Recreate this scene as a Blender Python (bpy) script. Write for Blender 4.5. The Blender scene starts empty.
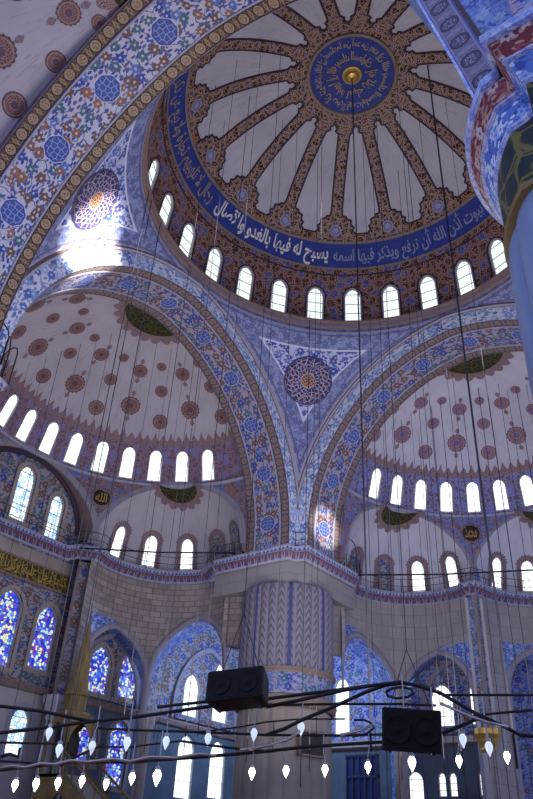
import bpy, math, random, unicodedata
from mathutils import Vector
from mathutils.geometry import delaunay_2d_cdt
random.seed(4)
PI = math.pi
cos, sin, rad = math.cos, math.sin, math.radians
sc = bpy.context.scene
C = sc.collection

# ------------------------------------------------------------------ camera
CP = Vector((13.1694, -23.0122, 1.6))
YAW, PITCH, ROLL, FPX = 0.676517, 0.578142, 0.057836, 717.34
_f = Vector((-sin(YAW)*cos(PITCH), cos(YAW)*cos(PITCH), sin(PITCH)))
_r = _f.cross(Vector((0, 0, 1))).normalized()
_u = _r.cross(_f)
RT = cos(ROLL)*_r + sin(ROLL)*_u
UP = -sin(ROLL)*_r + cos(ROLL)*_u
cam = bpy.data.cameras.new('camera')
co = bpy.data.objects.new('camera', cam)
C.objects.link(co)
from mathutils import Matrix
co.matrix_world = Matrix(((RT.x, UP.x, -_f.x, CP.x), (RT.y, UP.y, -_f.y, CP.y), (RT.z, UP.z, -_f.z, CP.z), (0, 0, 0, 1)))
cam.sensor_fit = 'VERTICAL'
cam.sensor_height = 36
cam.lens = FPX/799*36
cam.clip_end = 300
sc.camera = co


def ray(px, py):
    return RT*((px-266.5)/FPX) + UP*((399.5-py)/FPX) + _f


def at(px, py, ax, val):
    """measured point of the photograph on the plane coordinate[ax] = val"""
    d = ray(px, py)
    return CP + d*((val-CP[ax])/d[ax])


def away(px, py, dist):
    d = ray(px, py)
    return CP + d*(dist/math.hypot(d.x, d.y))


# ------------------------------------------------------------------ light
w = bpy.data.worlds.new('World')
sc.world = w
w.use_nodes = True
bg = w.node_tree.nodes['Background']
bg.inputs[0].default_value = (0.54, 0.63, 1.0, 1)
bg.inputs[1].default_value = 1.1
sc.view_settings.view_transform = 'Standard'
sc.view_settings.look = 'None'
sc.view_settings.exposure = 0.0
sc.view_settings.gamma = 1.0
sc.view_settings.use_curve_mapping = False
sc.cycles.max_bounces = 6
sc.cycles.diffuse_bounces = 4
sc.cycles.sample_clamp_indirect = 4


def lamp(name, kind, loc, aim, energy, col, **kw):
    l = bpy.data.lights.new(name, kind)
    l.energy = energy
    l.color = col
    for k, v in kw.items():
        setattr(l, k, v)
    o = bpy.data.objects.new(name, l)
    C.objects.link(o)
    o.location = loc
    o.rotation_euler = (Vector(aim)-Vector(loc)).to_track_quat('-Z', 'Y').to_euler()
    return o


# added upward area light brightening the dome, standing in for the chandelier lamps
lamp('dome_fill', 'AREA', (-1, 0, 5.6), (-1, 0, 40), 3600, (1, .93, .9), shape='DISK', size=17)
# sunbeams falling through high windows of the unseen right-hand half dome
lamp('sunbeam', 'SPOT', (21, 4, 24.8), at(82, 242, 0, -11.6), 420000, (1, .93, .8), spot_size=rad(8.5), spot_blend=.8, shadow_soft_size=.25)
lamp('sunbeam', 'SPOT', (21, -7, 24.8), at(323, 530, 0, -10.6), 150000, (1, .93, .75), spot_size=rad(4.5), spot_blend=.6, shadow_soft_size=.15)

# added hidden point lamps brightening the side aisles, in place of window daylight
lamp('aisle_fill', 'POINT', (-17.6, 17.6, 12.5), (0, 0, 0), 1600, (.45, .62, 1), shadow_soft_size=.5)
lamp('aisle_fill', 'POINT', (4.5, 25, 11), (0, 0, 0), 1700, (.45, .62, 1), shadow_soft_size=.5)
lamp('aisle_fill', 'POINT', (-9.4, 23.8, 15.6), (0, 0, 0), 1500, (.45, .62, 1), shadow_soft_size=.3)

# ------------------------------------------------------------------ material helper
class T:
    def __init__(s, name, rough=.55, spec=.3):
        s.mat = bpy.data.materials.new(name)
        s.mat.use_nodes = True
        s.nt = s.mat.node_tree
        s.b = s.nt.nodes['Principled BSDF']
        s.b.inputs['Roughness'].default_value = rough
        s.b.inputs['Specular IOR Level'].default_value = spec

    def node(s, t, **kw):
        n = s.nt.nodes.new(t)
        for k, v in kw.items():
            setattr(n, k, v)
        return n

    def put(s, sock, v):
        if hasattr(v, 'is_output'):
            s.nt.links.new(v, sock)
        elif isinstance(v, (tuple, list)) and len(v) == 3 and len(sock.default_value) == 4:
            sock.default_value = (*v, 1)
        else:
            sock.default_value = v

    def m(s, op, a, b=0.0, c=0.0, clamp=False):
        n = s.node('ShaderNodeMath', operation=op, use_clamp=clamp)
        for i, x in enumerate((a, b, c)):
            s.put(n.inputs[i], x)
        return n.outputs[0]

    def uv(s, layer='UVMap'):
        n = s.node('ShaderNodeUVMap', uv_map=layer)
        x = s.node('ShaderNodeSeparateXYZ')
        s.nt.links.new(n.outputs[0], x.inputs[0])
        return n.outputs[0], x.outputs[0], x.outputs[1]

    def vec(s, x, y, z=0.0):
        n = s.node('ShaderNodeCombineXYZ')
        for i, q in enumerate((x, y, z)):
            s.put(n.inputs[i], q)
        return n.outputs[0]

    def warp(s, v, scale, amt):
        n = s.node('ShaderNodeTexNoise', noise_dimensions='2D')
        s.put(n.inputs['Vector'], v)
        n.inputs['Scale'].default_value = scale
        n.inputs['Detail'].default_value = 1
        a = s.node('ShaderNodeVectorMath', operation='SUBTRACT')
        s.nt.links.new(n.outputs['Color'], a.inputs[0])
        a.inputs[1].default_value = (.5, .5, .5)
        b = s.node('ShaderNodeVectorMath', operation='MULTIPLY_ADD')
        s.nt.links.new(a.outputs[0], b.inputs[0])
        b.inputs[1].default_value = (amt, amt, 0)
        s.put(b.inputs[2], v)
        return b.outputs[0]

    def noise(s, v, scale, detail=3):
        n = s.node('ShaderNodeTexNoise', noise_dimensions='2D')
        s.put(n.inputs['Vector'], v)
        n.inputs['Scale'].default_value = scale
        n.inputs['Detail'].default_value = detail
        return n.outputs['Fac']

    def vor(s, v, scale, rnd=.75, edge=False):
        n = s.node('ShaderNodeTexVoronoi', voronoi_dimensions='2D', feature='DISTANCE_TO_EDGE' if edge else 'F1')
        s.put(n.inputs['Vector'], v)
        n.inputs['Scale'].default_value = scale
        n.inputs['Randomness'].default_value = rnd
        if edge:
            return n.outputs[0]
        sp = s.node('ShaderNodeSeparateColor')
        s.nt.links.new(n.outputs['Color'], sp.inputs[0])
        return n.outputs['Distance'], sp.outputs[0], sp.outputs[1]

    def mix(s, f, a, b):
        n = s.node('ShaderNodeMix', data_type='RGBA')
        s.put(n.inputs[0], f)
        s.put(n.inputs[6], a)
        s.put(n.inputs[7], b)
        return n.outputs[2]

    def pick(s, f, cols):
        n = s.node('ShaderNodeValToRGB')
        n.color_ramp.interpolation = 'CONSTANT'
        e = n.color_ramp.elements
        while len(e) < len(cols):
            e.new(.5)
        for i, c in enumerate(cols):
            e[i].position = i/len(cols)
            e[i].color = (*c, 1)
        s.put(n.inputs[0], f)
        return n.outputs[0]

    def lt(s, d, t, soft=.03):
        return s.m('MULTIPLY_ADD', d, -1/soft, t/soft+.5, clamp=True)

    def ring(s, d, r, wd, soft=.02):
        return s.lt(s.m('ABSOLUTE', s.m('SUBTRACT', d, r)), wd, soft)

    def rep(s, u, p):      # centred repeat, in metres
        return s.m('MULTIPLY', s.m('SUBTRACT', s.m('FRACT', s.m('DIVIDE', u, p)), .5), p)

    def length(s, a, b):
        return s.m('SQRT', s.m('ADD', s.m('MULTIPLY', a, a), s.m('MULTIPLY', b, b)))

    def done(s, col, emit=None, strength=1):
        s.put(s.b.inputs['Base Color'], col)
        if emit is not None:
            s.put(s.b.inputs['Emission Color'], emit)
            s.put(s.b.inputs['Emission Strength'], strength)
        return s.mat


WHITE = (.62, .62, .72)
LAV = (.36, .37, .56)
BLUE = (.035, .07, .34)
MID = (.10, .17, .48)
SKY = (.24, .36, .66)
BROWN = (.17, .085, .05)
RUST = (.30, .13, .07)
TEAL = (.06, .14, .2)
TAN = (.52, .34, .17)
BLACK = (.015, .012, .02)
RED = (.22, .03, .05)


def floral_nodes(t, v, s, ground, cols, vine, core=None):
    """scattered six-petalled blossoms, slim leaves and curling stems"""
    q = t.warp(v, s*.9, .35/s)
    n = t.node('ShaderNodeTexVoronoi', voronoi_dimensions='2D', feature='F1')
    t.put(n.inputs['Vector'], q)
    n.inputs['Scale'].default_value = s
    n.inputs['Randomness'].default_value = .75
    sp = t.node('ShaderNodeSeparateColor')
    t.nt.links.new(n.outputs['Color'], sp.inputs[0])
    r1, r2 = sp.outputs[0], sp.outputs[1]
    df = t.node('ShaderNodeVectorMath', operation='SUBTRACT')
    t.put(df.inputs[0], q)
    t.put(df.inputs[1], n.outputs['Position'])
    xy = t.node('ShaderNodeSeparateXYZ')
    t.nt.links.new(df.outputs[0], xy.inputs[0])
    ang = t.m('ADD', t.m('ARCTAN2', xy.outputs[1], xy.outputs[0]), t.m('MULTIPLY', r2, 6.28))
    rad_ = t.m('MULTIPLY_ADD', t.m('COSINE', t.m('MULTIPLY', ang, 6)), .07, t.m('MULTIPLY_ADD', r2, .12, .27))
    d = n.outputs['Distance']
    petal = t.lt(t.m('SUBTRACT', d, rad_), 0, .07)
    # slim leaves on two slanting grids
    lv = t.node('ShaderNodeMapping')
    t.put(lv.inputs['Vector'], q)
    lv.inputs['Rotation'].default_value = (0, 0, .7)
    lv.inputs['Scale'].default_value = (1, 2.1, 1)
    d2, r3, r4 = t.vor(lv.outputs[0], s*1.75, .9)
    e = t.m('ABSOLUTE', t.m('SUBTRACT', t.noise(q, s*.85, 1.5), .5))
    col = t.mix(t.lt(e, .022, .02), ground, vine)
    col = t.mix(t.m('MULTIPLY', t.lt(d2, .34, .08), t.m('GREATER_THAN', r3, .3)), col, t.mix(t.m('GREATER_THAN', r4, .6), vine, cols[0]))
    col = t.mix(petal, col, t.pick(r1, cols))
    col = t.mix(t.lt(d, .10, .05), col, core or ground)
    return col


def floral(name, s, ground, cols, vine, octs=None, **k):
    t = T(name, **k)
    v, x, y = t.uv()
    col = floral_nodes(t, v, s, ground, cols, vine)
    if octs:
        p, yc, R = octs
        cx = t.rep(x, p)
        cy = t.m('SUBTRACT', y, yc)
        a = t.m('ARCTAN2', cy, cx)
        L = t.m('ADD', t.length(cx, cy), t.m('MULTIPLY', t.m('COSINE', t.m('MULTIPLY', a, 8)), .03*R))
        e = t.vor(v, 4.2, .5, True)
        inner = t.mix(t.lt(e, .05, .04), (.06, .10, .36), (.36, .42, .68))
        col = t.mix(t.lt(L, R*1.06, .03), col, WHITE)
        col = t.mix(t.lt(L, R, .03), col, BLUE)
        col = t.mix(t.lt(L, R*.88, .03), col, inner)
    return t.done(col)


def band(name, wd, p, ground, disc, line, edge1, edge2, centre=RUST):
    """border strip of roundels; u runs along it, v across 0..wd"""
    t = T(name)
    v, x, y = t.uv()
    cx = t.rep(x, p)
    cy = t.m('SUBTRACT', y, wd/2)
    L = t.length(cx, cy)
    e = t.vor(t.warp(v, 3, .1), 9/wd*.55, .8, True)
    col = t.mix(t.lt(e, .06, .05), ground, line)
    R = min(.36*wd, .38*p)
    ln = t.ring(t.m('ADD', t.m('ABSOLUTE', t.m('SUBTRACT', t.m('ABSOLUTE', cx), p/2)), t.m('MULTIPLY', t.m('ABSOLUTE', cy), .35)), .10*wd, .03, .02)
    col = t.mix(ln, col, line)
    col = t.mix(t.lt(L, R*1.18, .02), col, BLACK)
    col = t.mix(t.lt(L, R, .02), col, disc)
    d, r1, _ = t.vor(v, 14/wd*.6, .9)
    col = t.mix(t.m('MULTIPLY', t.lt(L, R*.78, .02), t.lt(d, .35, .1)), col, centre)
    col = t.mix(t.lt(t.m('ABSOLUTE', t.m('SUBTRACT', t.m('ABSOLUTE', cy), wd*.43)), wd*.035, .01), col, edge1)
    col = t.mix(t.lt(t.m('SUBTRACT', wd*.5, t.m('ABSOLUTE', cy)), wd*.03, .01), col, edge2)
    return t.done(col)


def lace(name, s, ground, vein, acc, rough=.6):
    t = T(name, rough)
    v, x, y = t.uv()
    q = t.warp(v, s*.7, .6/s)
    e = t.vor(q, s, 1, True)
    d, r1, r2 = t.vor(q, s, 1)
    e2 = t.vor(q, s*2.1, .9, True)
    g = t.mix(t.m('GREATER_THAN', r1, .72), ground, acc)
    g = t.mix(t.lt(e2, .045, .05), g, vein)
    col = t.mix(t.ring(e, .09, .045, .04), g, vein)
    col = t.mix(t.lt(e, .025, .02), col, BLACK)
    return t.done(col)


def plain(name, c, rough=.6, var=.12, s=.8, spec=.3, metal=0):
    t = T(name, rough, spec)
    v, x, y = t.uv()
    n = t.noise(v, s, 4)
    dark = tuple(a*(1-var*2) for a in c)
    lit = tuple(min(1, a*(1+var)) for a in c)
    t.b.inputs['Metallic'].default_value = metal
    return t.done(t.mix(n, dark, lit))


def plaster(name, c):
    t = T(name, .8, .1)
    v, x, y = t.uv()
    n = t.noise(v, .5, 3)
    st = t.noise(t.vec(t.m('MULTIPLY', x, 1.6), t.m('MULTIPLY', y, .12)), 2.2, 2)
    col = t.mix(n, tuple(a*.86 for a in c), tuple(a*1.1 for a in c))
    col = t.mix(t.m('MULTIPLY', t.lt(t.m('ABSOLUTE', t.m('SUBTRACT', st, .5)), .012, .01), .35), col, tuple(a*.5 for a in c))
    return t.done(col)


def ashlar(name, c1, c2, mortar, bw=.75, bh=.38):
    t = T(name, .85, .15)
    v, x, y = t.uv()
    n = t.node('ShaderNodeTexBrick')
    t.put(n.inputs['Vector'], v)
    n.inputs['Color1'].default_value = (*c1, 1)
    n.inputs['Color2'].default_value = (*c2, 1)
    n.inputs['Mortar'].default_value = (*mortar, 1)
    n.inputs['Scale'].default_value = 1
    n.inputs['Mortar Size'].default_value = .025
    n.inputs['Brick Width'].default_value = bw
    n.inputs['Row Height'].default_value = bh
    f = t.noise(v, 1.3, 4)
    return t.done(t.mix(f, n.outputs[0], t.mix(.5, n.outputs[0], c2)))


def stripes(name, p, c1, c2, c3, hgt):
    """cornice teeth: triangles of two colours over a line"""
    t = T(name)
    v, x, y = t.uv()
    cx = t.m('ABSOLUTE', t.rep(x, p))
    tri = t.lt(t.m('SUBTRACT', cx, t.m('MULTIPLY', y, p*.5/hgt)), 0, .02)
    alt = t.m('GREATER_THAN', t.m('FRACT', t.m('DIVIDE', x, 2*p)), .5)
    col = t.mix(tri, t.mix(alt, c1, c2), c3)
    return t.done(col)


def rosette_mat(name, rim, ring_c, ground, vein, centre):
    """painted roundel; uv = (angle/2pi, radius 0..1)"""
    t = T(name)
    v, a, r = t.uv()
    x = t.m('MULTIPLY', r, t.m('COSINE', t.m('MULTIPLY', a, 2*PI)))
    y = t.m('MULTIPLY', r, t.m('SINE', t.m('MULTIPLY', a, 2*PI)))
    e = t.vor(t.vec(x, y), 5.5, .8, True)
    col = t.mix(t.lt(e, .09, .06), ground, vein)
    k = t.m('ADD', r, t.m('MULTIPLY', t.m('COSINE', t.m('MULTIPLY', a, 16*PI)), .05))
    col = t.mix(t.lt(k, .36, .04), col, centre)
    col = t.mix(t.ring(k, .36, .03, .03), col, vein)
    col = t.mix(t.ring(r, .80, .035, .03), col, ring_c)
    col = t.mix(t.m('GREATER_THAN', r, .92), col, rim)
    return t.done(col)


def roundel_mat(name):
    """big pendentive roundel: rings of radiating letters round a gold heart"""
    t = T(name)
    v, a, r = t.uv()
    navy = (.028, .028, .16)
    cell = t.vor(t.vec(t.m('MULTIPLY', a, 22), t.m('MULTIPLY', r, 6)), 1, .9, True)
    strokes = t.lt(t.m('ABSOLUTE', t.m('SINE', t.m('ADD', t.m('MULTIPLY', a, 2*PI*11), t.m('MULTIPLY', r, 7)))), .16, .12)
    letters = t.m('MAXIMUM', t.m('MULTIPLY', t.lt(cell, .065, .05), 1), t.m('MULTIPLY', strokes, t.m('LESS_THAN', r, .88)))
    let = t.mix(t.noise(v, 9, 2), (.46, .45, .60), (.50, .36, .22))
    col = t.mix(letters, navy, let)
    x = t.m('MULTIPLY', r, t.m('COSINE', t.m('MULTIPLY', a, 2*PI)))
    y = t.m('MULTIPLY', r, t.m('SINE', t.m('MULTIPLY', a, 2*PI)))
    e = t.vor(t.vec(x, y), 9, .9, True)
    col = t.mix(t.lt(r, .28, .02), col, t.mix(t.lt(e, .10, .06), (.10, .05, .12), (.62, .33, .06)))
    col = t.mix(t.ring(r, .29, .015, .015), col, (.5, .4, .35))
    col = t.mix(t.ring(r, .64, .015, .015), col, (.4, .22, .25))
    col = t.mix(t.ring(r, .93, .012, .015), col, (.16, .08, .10))
    col = t.mix(t.m('GREATER_THAN', r, .96), col, navy)
    return t.done(col)


def gold_script(name, ground, gold, s=3.0):
    """flat ground overrun by tangled gilt lettering strokes"""
    t = T(name, .5)
    v, x, y = t.uv()
    q = t.warp(t.vec(t.m('ADD', x, t.m('MULTIPLY', y, .35)), y), s*.8, .9/s)
    e = t.vor(q, s, 1, True)
    e2 = t.vor(q, s*.55, .9, True)
    col = t.mix(t.lt(e, .05, .04), ground, gold)
    col = t.mix(t.lt(e2, .03, .03), col, gold)
    return t.done(col)


def glass(name, kind):
    t = T(name, .3)
    v, x, y = t.uv()
    if kind == 'clear':
        d, r1, _ = t.vor(v, 4.2, .25)
        e = t.vor(v, 4.2, .25, True)
        col = t.mix(t.lt(e, .06, .06), (.95, 1, .98), (.30, .45, .52))
        col = t.mix(t.m('MULTIPLY', t.ring(d, .18, .05, .05), .5), col, (.6, .78, .85))
        return t.done((.1, .1, .12), col, 1.25)
    if kind == 'bright':
        e = t.vor(v, 3.6, .4, True)
        col = t.mix(t.lt(e, .035, .05), (.93, .97, 1), (.5, .72, 1))
        return t.done((.1, .1, .12), col, 1.7)
    if kind == 'ice':
        d, r1, _ = t.vor(v, 5, .8)
        e = t.vor(v, 5, .8, True)
        col = t.pick(r1, [(.9, .97, 1), (.35, .6, 1), (.95, 1, 1), (.55, .8, 1), (1, 1, .95)])
        col = t.mix(t.lt(e, .06, .05), col, (.03, .09, .3))
        return t.done((.05, .05, .08), col, 1.5)
    d, r1, r2 = t.vor(v, 6.0, .9)
    e = t.vor(v, 6.0, .9, True)
    col = t.pick(r1, [(.03, .05, .75), (.06, .14, .9), (.5, .75, 1), (.02, .03, .55), (.12, .3, .95), (.85, .85, .45), (.04, .08, .8), (.8, .9, 1), (.3, .05, .5)])
    col = t.mix(t.lt(e, .05, .04), col, (.01, .01, .08))
    return t.done((.03, .03, .06), col, 1.05)


MT = {}
MT['dome_plaster'] = plaster('dome_plaster', (.50, .49, .56))
MT['plaster'] = plaster('plaster', (.465, .435, .50))
MT['plaster_cool'] = plaster('plaster_cool', (.56, .56, .68))
MT['lace'] = lace('dome_lace', 1.55, (.035, .016, .02), (.46, .25, .12), (.03, .04, .16))
MT['lace_fine'] = lace('drum_lace', 1.7, (.055, .024, .026), (.40, .23, .17), (.05, .08, .28))
MT['rib'] = lace('rib_lace', 2.3, (.04, .016, .02), (.50, .34, .25), (.06, .04, .12))
MT['edge_dark'] = plain('dark_outline', (.045, .025, .05))
MT['gold'] = plain('gilt', (.62, .40, .10), .35, .15, 2, .5, .6)
MT['ochre'] = plain('ochre_line', (.26, .20, .17))
MT['gilt_rim'] = plain('gilt_rim', (.24, .16, .06), .5)
MT['band_blue'] = plain('band_blue', (.03, .055, .30), .5, .2, 1.5)
MT['white_ink'] = plain('white_ink', (.72, .70, .66), .5, .05)
MT['gold_ink'] = plain('gold_ink', (.42, .31, .18), .5, .1)
MT['arch_band'] = band('arch_band', .62, .80, (.075, .038, .028), (.36, .27, .18), (.30, .21, .13), (.04, .025, .04), (.25, .22, .32), BROWN)
MT['arch_floral'] = floral('arch_floral', 1.75, (.50, .50, .61), [BLUE, MID, BROWN, TEAL, RUST, BROWN, BLUE, (.25, .12, .07)], (.09, .10, .26), (3.4, 1.05, .55))
MT['arch_face'] = floral('arch_face', 1.5, (.68, .71, .82), [MID, SKY, (.40, .48, .72), SKY], (.24, .30, .55))
MT['moulding'] = plain('brown_moulding', (.25, .17, .16), .6, .2, 3)
MT['dark_soffit'] = band('dark_soffit', .3, .5, (.12, .09, .1), (.25, .2, .2), (.2, .17, .19), (.05, .04, .06), (.22, .2, .25))
MT['cornice'] = stripes('cornice_teeth', .26, (.30, .24, .32), (.06, .07, .28), (.15, .07, .09), .45)
MT['cornice_line'] = plain('pale_line', (.36, .36, .47))
MT['cornice_blue'] = stripes('cornice_blue', .28, BLUE, MID, (.42, .43, .56), .22)
MT['ashlar'] = ashlar('ashlar', (.22, .18, .175), (.38, .325, .31), (.10, .085, .095))
MT['stone'] = ashlar('pale_stone', (.27, .25, .265), (.31, .285, .30), (.2, .185, .2), 1.2, .7)
MT['marble'] = plain('marble', (.36, .31, .28), .45, .18, .5)
MT['marble_grey'] = plain('grey_marble', (.46, .45, .47), .45, .12, .5)
MT['marble_teal'] = plain('teal_marble', (.12, .16, .22), .4, .25, .8)
MT['tile_blue'] = floral('tile_blue', 2.6, (.30, .38, .66), [BLUE, MID, (.5, .55, .8), BLUE], (.10, .15, .42))
MT['tile_wall'] = floral('tile_wall', 1.7, (.30, .31, .46), [BLUE, MID, BROWN, TEAL], (.12, .16, .36))
MT['tile_dim'] = floral('tile_dim', 1.6, (.30, .29, .34), [BROWN, BLUE, TEAL, (.2, .15, .15)], (.10, .09, .16))
MT['tile_near'] = floral('tile_near', 2.6, (.16, .24, .52), [BLUE, MID, TEAL, (.25, .33, .5)], (.08, .12, .40))

MT['fringe'] = lace('fringe', 3.2, (.20, .12, .13), (.36, .25, .26), (.15, .12, .24))
MT['brown_roundel'] = rosette_mat('brown_roundel', (.10, .055, .06), (.33, .22, .2), (.13, .06, .065), (.34, .2, .18), (.10, .06, .10))
MT['red_roundel'] = rosette_mat('red_roundel', (.13, .07, .13), (.36, .24, .3), (.18, .09, .13), (.42, .26, .3), (.14, .12, .3))
MT['star'] = rosette_mat('star_rosette', (.3, .25, .3), (.5, .4, .3), (.06, .09, .32), (.45, .4, .5), (.25, .3, .6))
MT['roundel'] = roundel_mat('roundel')
MT['green_script'] = gold_script('green_script', (.012, .016, .010), (.13, .10, .02), 3.2)
MT['gold_script'] = gold_script('gold_script', (.05, .045, .012), (.36, .27, .05), 2.4)
MT['near_script'] = gold_script('near_script', (.008, .024, .030), (.15, .13, .04), 1.7)
MT['roundel_black'] = plain('black_roundel', (.02, .018, .02), .4)
MT['black'] = plain('black_metal', (.012, .013, .018), .45, .1)
MT['cable'] = plain('cable', (.03, .03, .045), .6, .1)
MT['thin_cable'] = plain('thin_cable', (.05, .05, .07), .6, .1)
MT['speaker'] = plain('speaker_case', (.006, .006, .009), .6, .1, 8)
MT['grille'] = plain('speaker_grille', (.004, .004, .006), .8, .1, 30)
MT['clear'] = glass('clear_glass', 'clear')
MT['bright'] = glass('bright_glass', 'bright')
MT['ice'] = glass('ice_glass', 'ice')
MT['stained'] = glass('stained_glass', 'stained')
MT['tracery'] = plain('tracery', (.34, .33, .36), .7)
MT['lead'] = plain('lead', (.05, .07, .13), .6)
MT['minbar'] = plain('gilded_stone', (.27, .19, .075), .5, .3, 1.2)
MT['minbar_dark'] = plain('dark_core', (.03, .025, .02), .5)
MT['carpet'] = plain('carpet', (.22, .05, .05), .95, .2, .6)
MT['near_red'] = floral('near_red', 3.2, (.17, .025, .04), [(.45, .3, .25), (.5, .45, .5), (.3, .06, .08)], (.35, .2, .2))
MT['near_palmette'] = floral('near_palmette', 3.4, (.10, .2, .62), [(.6, .68, .9), (.3, .42, .8)], (.04, .09, .4))
MT['near_edge'] = floral('near_edge', 5, (.40, .46, .78), [(.2, .28, .7), (.55, .6, .85)], (.2, .3, .7))
MT['near_marble'] = plain('blue_grey_marble', (.20, .27, .46), .4, .2, .5)


def bulb_mat(name, strength, col):
    t = T(name, .15)
    t.b.inputs['Transmission Weight'].default_value = .3
    return t.done((.75, .82, .95), col, strength)


MT['bulb_lit'] = bulb_mat('lit_bulb', 5.0, (1, .93, .8))
MT['bulb_off_glow'] = bulb_mat('glass_bulb', .42, (.8, .9, 1))  # unlit bulbs: faint emission imitates light caught in the glass
MT['hanger'] = plain('lamp_wire', (.42, .45, .55), .4)


def pendentive_mat():
    t = T('pendentive')
    v, x, y = t.uv()
    v2, d, _ = t.uv('edge')
    inner = floral_nodes(t, v, 1.55, (.46, .49, .70), [BLUE, MID, BLUE, (.08, .08, .25)], (.08, .12, .40))
    border = floral_nodes(t, v, 2.0, (.17, .20, .40), [(.10, .13, .32), (.26, .29, .52), (.13, .12, .26)], (.28, .31, .50))
    col = t.mix(t.lt(d, 1.08, .03), inner, border)
    col = t.mix(t.ring(d, 1.12, .045, .03), col, (.6, .63, .8))
    col = t.mix(t.ring(d, .30, .04, .03), col, (.12, .1, .2))
    col = t.mix(t.lt(d, .16, .03), col, (.36, .36, .5))
    return t.done(col)


MT['pendentive'] = pendentive_mat()


def flute_mat():
    """painted flutes: v along the flute, u counts flutes"""
    t = T('painted_flutes')
    v, x, y = t.uv()
    f = t.m('FRACT', x)
    c = t.m('ABSOLUTE', t.m('SUBTRACT', f, .5))
    leaf = t.m('ABSOLUTE', t.m('SINE', t.m('ADD', t.m('MULTIPLY', y, 6.5), t.m('MULTIPLY', c, 7.0))))
    ch = t.mix(t.lt(leaf, .5, .5), (.25, .225, .24), (.085, .085, .16))
    rnd = t.m('GREATER_THAN', t.m('FRACT', t.m('MULTIPLY', t.m('FLOOR', x), .25)), .6)
    ch = t.mix(t.m('MULTIPLY', rnd, t.lt(c, .2, .05)), ch, (.06, .075, .22))
    col = t.mix(t.lt(c, .34, .03), (.27, .25, .28), ch)
    col = t.mix(t.ring(c, .37, .03, .02), col, (.17, .18, .36))
    return t.done(col)


MT['flutes'] = flute_mat()


# ------------------------------------------------------------------ mesh helper
class MB:
    def __init__(s):
        s.v, s.f, s.fm, s.uv, s.ed = [], [], [], [], []

    def add(s, pts, faces, uvs, mi=0, eds=None):
        o = len(s.v)
        s.v += [tuple(p) for p in pts]
        s.uv += list(uvs)
        s.ed += list(eds) if eds else [0]*len(pts)
        for f in faces:
            s.f.append([o+i for i in f])
            s.fm.append(mi)

    def build(s, name, mats, parent=None, smooth=True):
        me = bpy.data.meshes.new(name)
        me.from_pydata(s.v, [], s.f)
        ul = me.uv_layers.new(name='UVMap')
        idx = [0]*len(me.loops)
        me.loops.foreach_get('vertex_index', idx)
        buf = [c for i in idx for c in s.uv[i]]
        ul.data.foreach_set('uv', buf)
        if any(s.ed):
            e2 = me.uv_layers.new(name='edge')
            e2.data.foreach_set('uv', [c for i in idx for c in (s.ed[i], 0.0)])
        for m in (mats if isinstance(mats, (list, tuple)) else [mats]):
            me.materials.append(MT[m] if isinstance(m, str) else m)
        me.polygons.foreach_set('material_index', s.fm)
        me.polygons.foreach_set('use_smooth', [smooth]*len(me.polygons))
        ob = bpy.data.objects.new(name, me)
        C.objects.link(ob)
        if parent is not None:
            ob.parent = parent
            ob.matrix_parent_inverse = Matrix.Translation(-parent_loc(parent))
        return ob


def parent_loc(o):
    return Vector(o.location) if o.type == 'EMPTY' else Vector((0, 0, 0))


def tag(o, label=None, cat=None, group=None, kind=None):
    for k, v in (('label', label), ('category', cat), ('group', group), ('kind', kind)):
        if v:
            o[k] = v
    return o


def thing(name, loc, label, cat, group=None, kind=None):
    o = bpy.data.objects.new(name, None)
    C.objects.link(o)
    o.location = loc
    return tag(o, label, cat, group, kind)


def grid(mb, fn, nu, nv, mi=0):
    """fn(a, b) with a, b in 0..1 -> (point, uv[, edge])"""
    pts, uvs, eds = [], [], []
    for j in range(nv+1):
        for i in range(nu+1):
            r = fn(i/nu, j/nv)
            pts.append(r[0])
            uvs.append(r[1])
            eds.append(r[2] if len(r) > 2 else 0)
    fs = [(j*(nu+1)+i, j*(nu+1)+i+1, (j+1)*(nu+1)+i+1, (j+1)*(nu+1)+i) for j in range(nv) for i in range(nu)]
    mb.add(pts, fs, uvs, mi, eds)


def inside(p, poly):
    x, y = p
    c = False
    j = len(poly)-1
    for i in range(len(poly)):
        xi, yi = poly[i]
        xj, yj = poly[j]
        if (yi > y) != (yj > y) and x < (xj-xi)*(y-yi)/(yj-yi)+xi:
            c = not c
        j = i
    return c


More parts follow.
